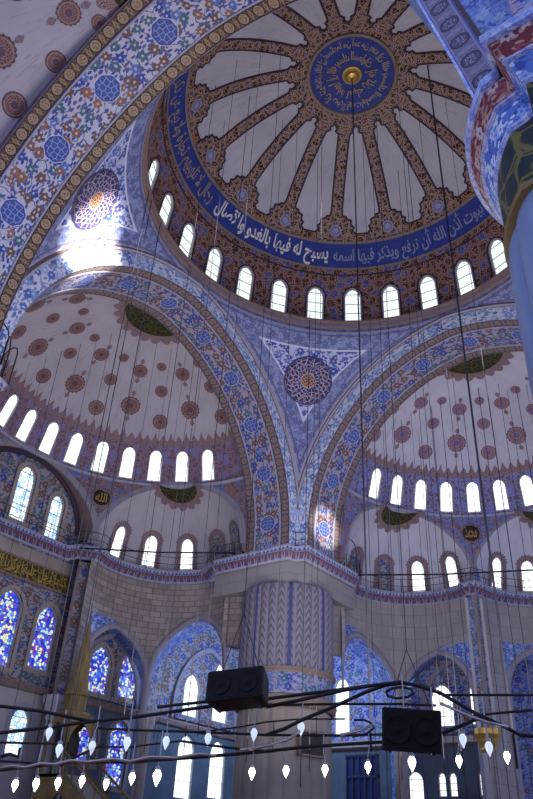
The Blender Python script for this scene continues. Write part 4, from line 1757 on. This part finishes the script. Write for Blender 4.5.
# ================================================================== piers
def flutes(mb, c, r, z0, z1, n, amp, mi=0, round_top=False):
    k = 8
    N = n*k

    def rr(i):
        return r+amp*math.sqrt(max(0, 1-(2*((i % k)/k)-1)**2))
    zs = [z0, (z0+z1)/2, z1-.5, z1-.22, z1-.06, z1]
    pts, uvs, fs = [], [], []
    for j, z in enumerate(zs):
        f = 1 if j < 3 else (.8, .45, 0)[j-3]
        for i in range(N+1):
            q = 2*PI*i/N
            R = r+(rr(i)-r)*f
            pts.append((c[0]+R*cos(q), c[1]+R*sin(q), z))
            uvs.append((i/k, z))
    for j in range(len(zs)-1):
        for i in range(N):
            a = j*(N+1)+i
            fs.append((a, a+1, a+N+2, a+N+1))
    mb.add(pts, fs, uvs, mi)


pc = (-13.3, 13.3)
pier = thing('pier', (pc[0], pc[1], 0), 'huge round fluted pier in the middle with painted flutes above a marble shaft', 'pier', 'piers of the great dome')
mb = MB()
flutes(mb, pc, 2.72, 11.2, 16.1, 32, .15)
mb.build('fluted_shaft', 'flutes', pier)
mb = MB()
lathe(mb, (*pc, 0), [(2.72, 11.2), (2.98, 11.2), (3.0, 11.08), (2.9, 11.0), (2.86, 10.9)], 64, 0)
lathe(mb, (*pc, 0), [(2.84, 10.95), (2.84, 9.75)], 64, 1)
lathe(mb, (*pc, 0), [(2.84, 9.8), (3.0, 9.7), (3.05, 9.45), (2.95, 9.2), (2.78, 9.1)], 64, 2)
mb.build('collar', ['ochre', 'tile_wall', 'ochre'], pier)
mb = MB()
flutes(mb, pc, 2.66, 0, 9.12, 20, .10)
mb.build('marble_shaft', 'marble_uv', pier)
mb = MB()
blk = [(-17.6, 11.0), (-11.8, 11.05), (-11.65, 11.65), (-11.05, 11.8), (-11.0, 17.6)]
sweep(mb, blk, [(0, 16.05), (0, 18.2)], [0], -1)
mb.add([(x, y, 16.05) for x, y in blk]+[(-15.9, 15.9, 16.05)], [tuple(range(6))], [(x, y) for x, y in blk]+[(-15.9, 15.9)])
mb.build('cap_block', 'stone', pier)
mb = MB()
box(mb, (-14.4, 10.75, 18.3), (-11.55, 14.4, 31.5))
box(mb, (-16.3, 11.35, 18.3), (-14.4, 14.4, 25))
box(mb, (-14.4, 14.4, 18.3), (-11.35, 16.3, 25))
mb.build('upper_core', 'stone', pier)

# near pier at the right picture edge
nc = (13.42, -13.0)
near = thing('pier', (nc[0], nc[1], 0), 'near pier at the right picture edge, blue and red moulded collar over pale flutes', 'pier', 'piers of the great dome')
mb = MB()
flutes(mb, nc, 2.62, 0, 10.45, 22, .16)
mb.build('fluted_shaft', 'near_marble', near)
npath = arcpts(nc, 2.72, 60, 225, 40)+[(11.78, -14.98), (12.0, -15.08), (12.0, -15.62), (16.5, -15.62)]
npath = [Vector(p) for p in npath]
mb = MB()
sweep(mb, npath, [(-.1, 10.45), (.04, 10.48), (.07, 10.54), (.04, 10.60), (0, 10.62)], [0]*4, -1)
mb.build('gilt_rim', 'gilt_rim', near)
mb = MB()
sweep(mb, npath, [(0, 10.6), (0, 11.95)], [0], -1)
mb.build('script_band', 'near_script', near)
mb = MB()
sweep(mb, npath, [(0, 11.9), (.05, 11.95), (.05, 12.02), (.16, 12.42)], [1, 1, 0], -1)
mb.build('palmette_moulding', ['near_palmette', 'near_edge'], near)
mb = MB()
sweep(mb, npath, [(.16, 12.40), (.22, 12.42), (.22, 12.47), (.36, 12.85)], [1, 1, 0], -1)
mb.build('red_moulding', ['near_red', 'near_edge'], near)
mb = MB()
sweep(mb, npath, [(.36, 12.83), (.44, 12.86), (.44, 13.05), (.0, 13.07)], [0, 0, 0], -1)
mb.build('upper_edge', 'near_edge', near)
mb = MB()
npu = [Vector((p.x, p.y)) for p in npath]
sweep(mb, npu, [(-.05, 13.0), (-.05, 26)], [0], -1)
mb.build('upper_shaft', 'near_upper', near)
# broad painted face rising beside the pier, brown border along its inner edge
YF = -15.02
edge = [at(px, py, 1, YF) for px, py in ((473, 100), (470, 94), (458, 72), (444, 48), (430, 24), (416, 0), (399, -28), (376, -60), (350, -90))]
edge = [(p.x, p.z) for p in edge]
mb = MB()
cols = [(0, .05, 1), (.05, .58, 0), (.58, .66, 3), (.66, 1.45, 2), (1.45, 1.53, 3), (1.53, 2.3, 2), (2.3, 2.38, 3), (2.38, 5.2, 2)]
ls = [0]
for a, b in zip(edge, edge[1:]):
    ls.append(ls[-1]+math.hypot(b[0]-a[0], b[1]-a[1]))
nn = []
for i in range(len(edge)):
    a = Vector(edge[max(i-1, 0)])
    b = Vector(edge[min(i+1, len(edge)-1)])
    d = (b-a).normalized()
    nn.append(Vector((d.y, -d.x)))
for c0, c1, mi in cols:
    pts, uvs = [], []
    for i, p in enumerate(edge):
        for c_ in (c0, c1):
            pts.append((p[0]+nn[i].x*c_, YF-.0+(-.04 if mi in (1, 3) else 0), p[1]+nn[i].y*c_))
            uvs.append((ls[i], (c_-c0)))
    mb.add(pts, [(2*i, 2*i+2, 2*i+3, 2*i+1) for i in range(len(edge)-1)], uvs, mi)
pts = []
for p in edge:
    pts += [(p[0], YF-.04, p[1]), (p[0]+.15, -11.5, p[1])]
mb.add(pts, [(2*i, 2*i+2, 2*i+3, 2*i+1) for i in range(len(edge)-1)], [(ls[i//2], (i % 2)*3) for i in range(2*len(edge))], 2)
mb.build('painted_face', ['face_band', 'near_edge', 'tile_near', 'edge_dark'], near)

# left pier: only its cornice and railing show at the left picture edge
lc = (-13.3, -13.3)
lp = thing('pier', (lc[0], lc[1], 0), 'fluted pier beyond the left picture edge, only its cornice corner in view', 'pier', 'piers of the great dome')
mb = MB()
flutes(mb, lc, 2.72, 0, 17.15, 24, .17)
mb.build('fluted_shaft', 'flutes', lp)
mb = MB()
box(mb, (-14.4, -14.4, 17.3), (-11.55, -10.75, 31.5))
mb.build('upper_core', 'stone', lp)
pathNL = [(-23.5, -10.45), (-11.75, -10.5), (-11.5, -11.1), (-10.95, -11.3), (-10.9, -17)][::-1]
mb = MB()
sweep(mb, pathNL, CPROF, CM, -1)
tag(mb.build('gallery_cornice', ['cornice', 'cornice_line', 'cornice_blue', 'stone']), 'short piece of toothed cornice at the left picture edge', 'cornice', 'gallery cornices')
railing(pathNL, 18.28, 'black iron railing with tall hoops at the left picture edge', 1.4, [(-12.7, -9.98, 1.3, 0), (-10.75, -12.2, 0, 1.3), (-11.9, -10.1, .9, -.7), (-14.6, -9.98, 1.4, 0)])

# corner pilasters between niches
def pilaster(px, py, ang, wd, label, mat, z1=17.3):
    o = thing('pilaster', (px, py, 0), label, 'pilaster', 'tiled corner pilasters')
    ca, sa = cos(rad(ang)), sin(rad(ang))
    f = lambda v: Vector((px+v.x*ca-v.y*sa, py+v.x*sa+v.y*ca, v.z))
    mb = MB()
    box(mb, (-.5, -wd/2, 9.3), (.3, wd/2, z1), 0, f)
    mb.build('tiled_shaft', mat, o)
    mb = MB()
    for s in (-1, 1):
        box(mb, (.22, s*wd/2-.09, 9.3), (.36, s*wd/2+.09, z1), 0, f)
    mb.build('edge_strip', 'moulding' if px < -10 else 'pale_marble', o)  # right pilaster's strip is paler: sunlight on it put into the colour
    mb = MB()
    lathe(mb, f(Vector((-.1, 0, 0))), [(.42, 8.0), (.5, 8.15), (.46, 8.3), (.62, 8.6), (.66, 8.75), (.82, 9.0), (.84, 9.3), (0, 9.3)], 20)
    mb.build('capital', 'gold' if px > -10 else 'marble_grey', o)
    mb = MB()
    lathe(mb, f(Vector((-.1, 0, 0))), [(.5, 0), (.5, .4), (.42, .5), (.40, 8.05)], 20)
    mb.build('column', 'marble_grey', o)
    return o


pilaster(-4.95, 22.75, -60, .95, 'blue tiled pilaster on a gilt capital and column at the lower right', 'tile_wall')
pilaster(-23.25, 4.75, -30, .6, 'tiled pilaster behind the pulpit spire', 'tile_dim')
for a, c_, lab in ((134, cL, 'slender marble column between the two arches left of the fluted pier'), (134, cF, 'slender marble column between the two arches right of the fluted pier')):
    p = (c_[0]+4.75*cos(rad(a)), c_[1]+4.75*sin(rad(a)))
    o = thing('column', (p[0], p[1], 0), lab, 'column', 'columns under the exedra arches')
    mb = MB()
    lathe(mb, (*p, 0), [(.48, 0), (.48, .35), (.36, .5), (.34, 8.2)], 18)
    mb.build('shaft', 'marble', o)
    mb = MB()
    lathe(mb, (*p, 0), [(.34, 8.15), (.42, 8.25), (.38, 8.4), (.6, 8.9), (.66, 9.2), (.66, 9.4), (0, 9.4)], 18)
    mb.build('capital', 'marble_grey', o)

# ================================================================== pulpit
mx, my = -21.5, 4.66
mp = thing('pulpit', (mx, my, 0), 'tall gilded pulpit with a pointed conical spire at the lower left', 'pulpit')


def octa(mb, prof, mi=0, n=8, c=(mx, my)):
    lathe(mb, (*c, 0), prof, n, mi, None, PI/8, 2*PI+PI/8)


mb = MB()
octa(mb, [(.66, 9.3), (.62, 9.5), (.035, 13.6)])
lathe(mb, (mx, my, 0), [(.03, 13.55), (.10, 13.66), (.03, 13.78), (.07, 13.88), (.01, 14.05)], 10)
mb.build('spire', 'minbar', mp, False)
mb = MB()
octa(mb, [(.58, 8.35), (.58, 9.15), (.72, 9.2), (.72, 9.3), (.62, 9.36)])
for i in range(8):
    a = PI/8+i*PI/4
    tube(mb, [(mx+.59*cos(a), my+.59*sin(a), 8.35), (mx+.59*cos(a), my+.59*sin(a), 9.2)], .05, 5)
mb.build('drum', 'minbar', mp, False)
mb = MB()
octa(mb, [(.95, 7.75), (.95, 8.1), (1.0, 8.15), (1.0, 8.3), (.6, 8.4)], n=8)
mb.build('canopy', 'minbar', mp, False)
for sx in (-1, 1):
    for sy in (-1, 1):
        mb = MB()
        lathe(mb, (mx+sx*.82, my+sy*.82, 0), [(.16, 5.2), (.16, 5.45), (.09, 5.5), (.085, 7.35), (.14, 7.5), (.17, 7.8)], 12)
        mb.build('column', 'minbar', mp)
mb = MB()
for s in (-1, 1):
    h = arch_hole(0, 5.2, 7.72, 1.4, .6)
    for fn in (lambda u, v, o: Vector((mx+u, my+s*(.92-o), v)), lambda u, v, o: Vector((mx+s*(.92-o), my+u, v))):
        fill(mb, [(-.95, 6.7), (-.70, 6.7)]+[p for p in reversed(h[2:]) if p[1] > 6.7]+[(.70, 6.7), (.95, 6.7), (.95, 7.85), (-.95, 7.85)], [], .4, .4, fn)
mb.build('arch_screen', 'minbar', mp)
mb = MB()
octa(mb, [(.62, 6.2), (.6, 7.0), (.45, 7.4), (.05, 7.7)], n=12)
mb.build('dark_core', 'minbar_dark', mp)  # near-black form standing in for the shade inside the kiosk
# stair flanks with arched openings, handrail and steps going down into the hall
mb = MB()
for s in (-1, 1):
    hl = [arch_hole(1.2, .2, 4.3, 1.2, .6), arch_hole(3.2, .2, 2.9, 1.0, .6)]
    fill(mb, [(-1, 0), (8.6, 0), (8.6, .6), (.95, 5.2), (-1, 5.2)], hl, .8, .8, lambda u, v, o: Vector((mx+u, my+s*(.9+o*s), v)), 0, None, .12, 0)
mb.build('stair_flank', 'minbar', mp)
mb = MB()
for s in (-1, 1):
    for p, q in (((.95, 5.35), (8.6, .75)), ((.95, 6.25), (8.6, 1.65))):
        tube(mb, [(mx+p[0], my+s*.9, p[1]), (mx+q[0], my+s*.9, q[1])], .07, 6)
    for i in range(9):
        x = .95+i*.95
        tube(mb, [(mx+x, my+s*.9, 5.3-(x-.95)*.6), (mx+x, my+s*.9, 6.25-(x-.95)*.6)], .045, 5)
mb.build('handrail', 'minbar', mp)
mb = MB()
for i in range(22):
    x = 1.0+i*.345
    box(mb, (mx+x, my-.85, max(0, 4.9-i*.23-.3)), (mx+x+.36, my+.85, 5.05-i*.225))
mb.build('steps', 'marble', mp)
mb = MB()
box(mb, (mx-1, my-.9, 5.05), (mx+1.0, my+.9, 5.2))
mb.build('landing', 'marble', mp)

# ================================================================== low fittings behind the chandelier on the right
t = thing('tablet', (-15.2, 12.9, 8.5), 'dark framed tablet on the marble shaft of the fluted pier', 'tablet')
n_ = (Vector((-10.4, 12.1, 0))-Vector((*pc, 0))).normalized()
rt = Vector((-n_.y, n_.x, 0))
o_ = Vector((*pc, 0))+n_*2.80
f_ = lambda p: o_+rt*p.x+n_*p.y+Vector((0, 0, p.z))
mb = MB()
box(mb, (-.75, -.05, 6.75), (.75, .12, 7.9), 0, f_)
mb.build('panel', 'minbar_dark', t)
mb = MB()
for a, b in (((-.82, -.05, 6.68), (.82, .18, 6.78)), ((-.82, -.05, 7.86), (.82, .18, 7.96)), ((-.82, -.05, 6.7), (-.73, .18, 7.95)), ((.73, -.05, 6.7), (.82, .18, 7.95))):
    box(mb, a, b, 0, f_)
mb.build('frame', 'moulding', t)
t.location = f_(Vector((0, 0, 6.7)))
for ch in t.children:
    ch.matrix_parent_inverse = Matrix.Translation(-Vector(t.location))

MT['blue_cloth'] = plain('blue_board', (.03, .05, .22), .7, .15, .8)
for i, (px0, px1, py0, py1, lab) in enumerate(((347, 379, 757, 812, 'dark blue panelled screen low between pier and right loudspeaker'),)):
    a, b = at(px0, py0, 1, 20.5), at(px1, py1, 1, 20.5)
    t = thing('screen', ((a.x+b.x)/2, 20.5, 0), lab, 'screen')
    mb = MB()
    box(mb, (a.x, 20.45, 0), (b.x, 20.6, a.z))
    mb.build('panel', 'blue_cloth', t)
    for k in range(6):
        x = a.x+(b.x-a.x)*k/5
        mb = MB()
        box(mb, (x-.05, 20.38, 0), (x+.05, 20.66, a.z+.08))
        mb.build('post', 'lead', t)
    mb = MB()
    for z in (a.z-.02, a.z-1.2):
        box(mb, (a.x-.05, 20.36, z), (b.x+.05, 20.68, z+.12))
    mb.build('rail', 'lead', t)

# ================================================================== chandelier
ch = thing('chandelier', (0, -9.5, 4.0), 'huge low chandelier of thin black bars and cables strung across the foot of the picture', 'chandelier')
TUBES = [
    ('arm', [(-8, 703), (0, 706), (40, 711), (95, 722)], 17.0, .045),
    ('ring_bar', [(-8, 734), (0, 733), (50, 727), (95, 721), (133, 717.5), (205, 707), (266, 699), (345, 689), (400, 682)], 17.0, .048),
    ('ring_bar', [(157, 707), (185, 704), (212, 701), (266, 695.5)], 16.6, .042),
    ('cross_bar', [(95, 728), (133, 730), (200, 732), (266, 735), (340, 735.5), (400, 734)], 17.6, .036),
    ('cross_bar', [(-8, 743), (0, 742.5), (65, 744)], 17.4, .03),
    ('cross_bar', [(266, 705), (341, 704), (400, 704), (436, 705.5)], 17.4, .036),
    ('cross_bar', [(442, 695), (480, 695), (545, 695)], 17.4, .036),
    ('lower_bar', [(-8, 771), (0, 770), (75, 762), (133, 762), (208, 756.5), (266, 751.5), (304, 747), (360, 743.5), (400, 741)], 17.2, .046),
    ('lower_bar', [(-8, 761), (20, 762), (55, 765), (75, 763)], 17.0, .03),
    ('lower_bar', [(180, 741), (208, 745), (240, 749), (266, 751)], 17.0, .034),
    ('swan_bar', [(266, 735), (284, 729), (304, 719), (331, 708), (366, 692), (386, 685), (402, 683), (424, 686), (442, 694), (475, 713), (505, 727), (520, 735), (545, 737)], 16.8, .05),
    ('cable', [(266, 707), (300, 700), (345, 690), (372, 685.5), (400, 682), (415, 685), (441, 693)], 16.6, .05),
    ('cable_loop', [(386, 692), (392, 688.5), (402, 687), (411, 689), (414, 693), (408, 697), (396, 698.5), (388, 696), (386, 692)], 16.6, .035),
    ('cable_loop', [(354, 720), (364, 720), (371, 723), (374, 728), (366, 734), (352, 737)], 17.0, .03),
    ('bracket', [(442, 733.5), (456, 728), (470, 722), (482, 717)], 17.0, .05),
    ('cross_bar', [(470, 716), (500, 713), (545, 709)], 17.4, .034),
    ('bracket', [(60, 766), (75, 757), (92, 750), (104, 744)], 17.0, .035),
    ('bracket', [(0, 757), (10, 754), (18, 757), (20, 748)], 17.0, .04),
    ('cross_bar', [(95, 747), (130, 747), (180, 741)], 17.6, .026),
    ('cross_bar', [(200, 732), (240, 727), (266, 722), (300, 719), (345, 719)], 17.5, .024),
]
for nm, pts, dist, r in TUBES:
    mb = MB()
    tube(mb, [away(x, y, dist) for x, y in pts], r*.8, 7)
    mb.build(nm, 'black', ch)
MT['bright_wire'] = plain('bare_wire', (.5, .48, .5), .3, .1, 3, .5, .7)
for pts in ([(0, 768), (12, 766), (25, 767.5), (40, 763.5), (55, 764.5), (70, 760.5), (88, 762), (112, 759), (130, 761.5), (150, 757), (175, 758), (200, 754), (216, 756)], [(240, 750), (256, 748), (270, 745), (288, 739.5), (300, 731)],
            [(440, 703), (462, 713), (486, 722), (508, 727)], [(340, 735), (360, 731), (372, 725)]):
    mb = MB()
    tube(mb, [away(x, y, 16.6) for x, y in pts], .03, 6)
    mb.build('twisted_wire', 'bright_wire', ch)

# glass lamps hanging from the chandelier
def lamp_proto(lit):
    t = thing('glass_lamp', (0, 0, 0), '', 'lamp')
    mb = MB()
    lathe(mb, (0, 0, 0), [(.006, -.20), (.03, -.15), (.075, -.06), (.098, .02), (.09, .08), (.055, .13), (.05, .15)], 14)
    mb.build('bulb', 'bulb_lit' if lit else 'bulb_off_glow', t)
    mb = MB()
    lathe(mb, (0, 0, 0), [(.055, .14), (.07, .15), (.066, .2), (.03, .23), (.005, .24)], 12)
    mb.build('cap', 'hanger', t)
    mb = MB()
    tube(mb, [(0, 0, .22), (.012, 0, .36), (.05, .01, .5), (.06, 0, .66), (.05, 0, 1.0)], .017, 6)
    mb.build('hanger_wire', 'hanger', t)
    return t


def copy_tree(o):
    c = o.copy()
    C.objects.link(c)
    for k in o.children:
        d = k.copy()
        C.objects.link(d)
        d.parent = c
        d.matrix_parent_inverse = k.matrix_parent_inverse.copy()
    return c


HIGH = [(49, 733, 'clear glass lamp below the end of the upper left bar'), (59, 750, 'clear glass lamp left of the pulpit stair, between two bars'), (92, 747, 'clear glass lamp in front of the first deep blue low window'),
        (127, 743, 'clear glass lamp in front of the second deep blue low window'), (166, 742, 'clear glass lamp left of the bright tall low windows'), (208, 739, 'clear glass lamp below the left end of the left loudspeaker'),
        (254, 734, 'clear glass lamp below the right end of the left loudspeaker'), (301, 728, 'clear glass lamp in front of the collar of the fluted pier'), (404, 717, 'clear glass lamp in front of the left half of the right loudspeaker'),
        (434, 727, 'clear glass lamp at the right end of the right loudspeaker'), (463, 740, 'clear glass lamp right of the right loudspeaker'), (489, 748, 'clear glass lamp left of the gilt capital at lower right')]
LOW = [(15, 785, 'lit lamp nearest the lower left corner'), (36, 784, 'lit lamp second from the left in the low row'), (58, 783, 'lit lamp before the foot of the gilded pulpit'), (82, 781, 'lit lamp before the pulpit stair'),
       (106, 784, 'faint lit lamp before the second deep blue low window'), (132, 778, 'lit lamp right of the deep blue low windows'), (157, 777, 'large lit lamp left of the bright tall low windows'),
       (252, 773, 'lit lamp before the left edge of the pier shaft'), (286, 771, 'lit lamp before the middle of the pier shaft'), (325, 770, 'lit lamp before the right part of the pier shaft'),
       (368, 767, 'lit lamp left of the right loudspeaker'), (412, 763, 'brightest lit lamp directly below the right loudspeaker'), (459, 761, 'lit lamp between the right loudspeaker and the gilt capital'), (507, 757, 'lit lamp below the gilt capital at the lower right')]
for rows, lit in ((HIGH, False), (LOW, True)):
    proto = lamp_proto(lit)
    for i, (x, y, lab) in enumerate(rows):
        o = proto if i == 0 else copy_tree(proto)
        o.location = away(x, y, 16.4 if x in (404, 434) else 17.2 if lit else 17.0)
        o.rotation_euler = (0, 0, random.uniform(0, 6.28))
        s = random.uniform(.95, 1.06)*(.68 if lit else .8)
        if x in (412, 157):
            s *= 1.3
        if x == 106:
            s *= .85
        o.scale = (s, s, s)
        o['label'] = lab
        o['group'] = 'lit lamps of the low row' if lit else 'clear lamps of the upper row'

# ================================================================== loudspeakers
def loudspeaker(px, py, dist, wd, hg, dp, yaw, rollz, pitch, label, taper):
    c = away(px, py, dist)
    t = thing('loudspeaker', c, label, 'loudspeaker', 'black loudspeakers by the chandelier')
    m = Matrix.Translation(c) @ Matrix.Rotation(yaw, 4, 'Z') @ Matrix.Rotation(pitch, 4, 'X') @ Matrix.Rotation(rollz, 4, 'Y')
    f = lambda x, y, z: m @ Vector((x, y, z))
    mb = MB()
    # trapezoid cabinet: front at -y, bevelled edges
    def sect(y, sx, sz):
        b = .03
        return [f(x*sx, y, z*sz) for x, z in ((-wd/2+b, -hg/2), (wd/2-b, -hg/2), (wd/2, -hg/2+b), (wd/2, hg/2-b), (wd/2-b, hg/2), (-wd/2+b, hg/2), (-wd/2, hg/2-b), (-wd/2, -hg/2+b))]
    S = [sect(-dp/2, .97, .97), sect(-dp/2+.03, 1, 1), sect(dp/2-.03, taper, .9), sect(dp/2, taper*.97, .87)]
    pts = [p for s in S for p in s]
    fs = [(j*8+i, j*8+(i+1) % 8, j*8+8+(i+1) % 8, j*8+8+i) for j in range(3) for i in range(8)]+[tuple(range(8))[::-1], tuple(range(24, 32))]
    mb.add(pts, fs, [(p.x, p.z) for p in pts])
    mb.build('cabinet', 'speaker', t, False)
    mb = MB()
    fill(mb, [(-wd*.46, -hg*.45), (wd*.46, -hg*.45), (wd*.46, hg*.45), (-wd*.46, hg*.45)], [], .3, .3, lambda u, v, o: f(u, -dp/2-.015, v))
    mb.build('grille', 'grille', t)
    for s in (-1, 1):
        mb = MB()
        R = hg*.34
        n = 24
        prof = [(R, -.02), (R*.95, -.035), (R*.86, -.02), (R*.3, .0), (R*.25, -.02), (.005, -.035)]
        pts, uvs = [], []
        for r_, y_ in prof:
            for i in range(n+1):
                q = 2*PI*i/n
                pts.append(f(s*wd*.24+r_*cos(q), -dp/2-.01+y_, r_*sin(q)))
                uvs.append((q, r_))
        mb.add(pts, [(j*(n+1)+i, j*(n+1)+i+1, (j+1)*(n+1)+i+1, (j+1)*(n+1)+i) for j in range(len(prof)-1) for i in range(n)], uvs)
        mb.build('driver', 'grille', t)
    for s in (-1, 1):
        mb = MB()
        a = f(s*wd*.36, 0, hg/2-.04)
        tube(mb, [a, a+Vector((0, 0, .05)), Vector((c.x, c.y, c.z+1.6)), Vector((c.x, c.y, c.z+24))], .010, 5)
        mb.build('suspension_wire', 'cable', t)
    for s in (-1, 1):
        mb = MB()
        a, b = f(s*wd*.36, -dp*.3, -hg/2-.01), f(s*wd*.36, dp*.3, -hg/2-.01)
        tube(mb, [a, b], .03, 6)
        mb.build('foot_bracket', 'black', t)
    return t


loudspeaker(239, 690, 16.0, 1.26, .66, .60, rad(18), rad(-5), rad(-14), 'black loudspeaker tilted on the left, in front of the arch left of the fluted pier', .9)
loudspeaker(411, 730, 16.2, 1.18, .80, .60, rad(30), rad(2), rad(10), 'black loudspeaker on the right, under the knot of black cables', .9)

# ================================================================== hanging cables
def hit_dome(px, py):
    d = ray(px, py)
    best = None
    t = 5.0
    while t < 90:
        p = CP+d*t
        r = math.hypot(p.x, p.y)
        if p.z > DZ and (r/DR)**2+((p.z-DZ)/DH)**2 > 1:
            return p
        t += .05
    return None


def hit_half(px, py, side):
    d = ray(px, py)
    cx, cy = AX[side]
    t = 20.0
    while t < 90:
        p = CP+d*t
        r = math.hypot(p.x-cx, p.y-cy)
        q = (p.x-cx)*(-1 if side == 'L' else 0)+(p.y-cy)*(1 if side == 'F' else 0)
        if q > 0 and p.z > 17 and (r > HR if p.z < HZ else (r/HR)**2+((p.z-HZ)/HH)**2 > 1):
            return p
        t += .05
    return None


def cable(p, zlow, r, label, group):
    mb = MB()
    tube(mb, [(p.x, p.y, p.z+.015), (p.x, p.y, (p.z+zlow)/2), (p.x, p.y, zlow)], r, 5)
    o = mb.build('hanging_cable', 'cable' if r > .03 else 'thin_cable')
    tag(o, label, 'cable', group)


p = hit_dome(427.5, 65)
cable(p, 4.6, .045, 'thickest dark cable, hanging from the great dome down across the right half dome', 'single heavy cables')
p = Vector((0, 0, 43.1))
cable(p, 5.0, .035, 'dark cable hanging from the gold boss at the crown of the great dome', 'single heavy cables')
for px, py in ((216, 84), (237, 60), (250, 95), (262, 40), (283, 120), (300, 60), (318, 150), (323, 30), (362, 120), (372, 160), (395, 60), (398, 170), (405, 130), (418, 110), (445, 100), (225, 120), (207, 146)):
    p = hit_dome(px, py)
    cable(p, 4.8, random.uniform(.010, .018), 'thin dark cable hanging from the painted ribs of the great dome', 'thin cables under the great dome')
for px in (366, 374, 383, 392, 401, 411, 419, 431, 440, 452, 463, 478, 488, 498, 507, 516, 526):
    p = hit_half(px, random.uniform(372, 410) if px > 420 else 440-(px-366)*.6, 'F')
    if p:
        cable(p, 4.8, random.uniform(.012, .022), 'thin dark cable hanging from the plaster of the right half dome', 'thin cables under the right half dome')
for px in (30, 47, 62, 81, 97, 112, 126, 141, 157, 172, 186, 203):
    p = hit_half(px, 330+abs(px-120)*.35, 'L')
    if p:
        cable(p, 4.8, random.uniform(.010, .017), 'thin dark cable hanging from the plaster of the left half dome', 'thin cables under the left half dome')
for (px, py, lab) in ((297, 400, 'thin cable hanging before the blue pendentive in the middle'), (122, 228, 'thin cable hanging before the sunlit pendentive'), (101, 250, 'thin cable left of the sunlit medallion'), (152, 228, 'thin cable right of the sunlit medallion')):
    q = at(px, py, 0, -10.9)
    p = Vector((q.x, q.y, 33.0 if px == 297 else 32.6))
    m = math.hypot(p.x, p.y)
    if m > 11.3:
        p.x, p.y = p.x*11.3/m, p.y*11.3/m
    cable(p, 4.8, .022, lab, 'single thin cables')
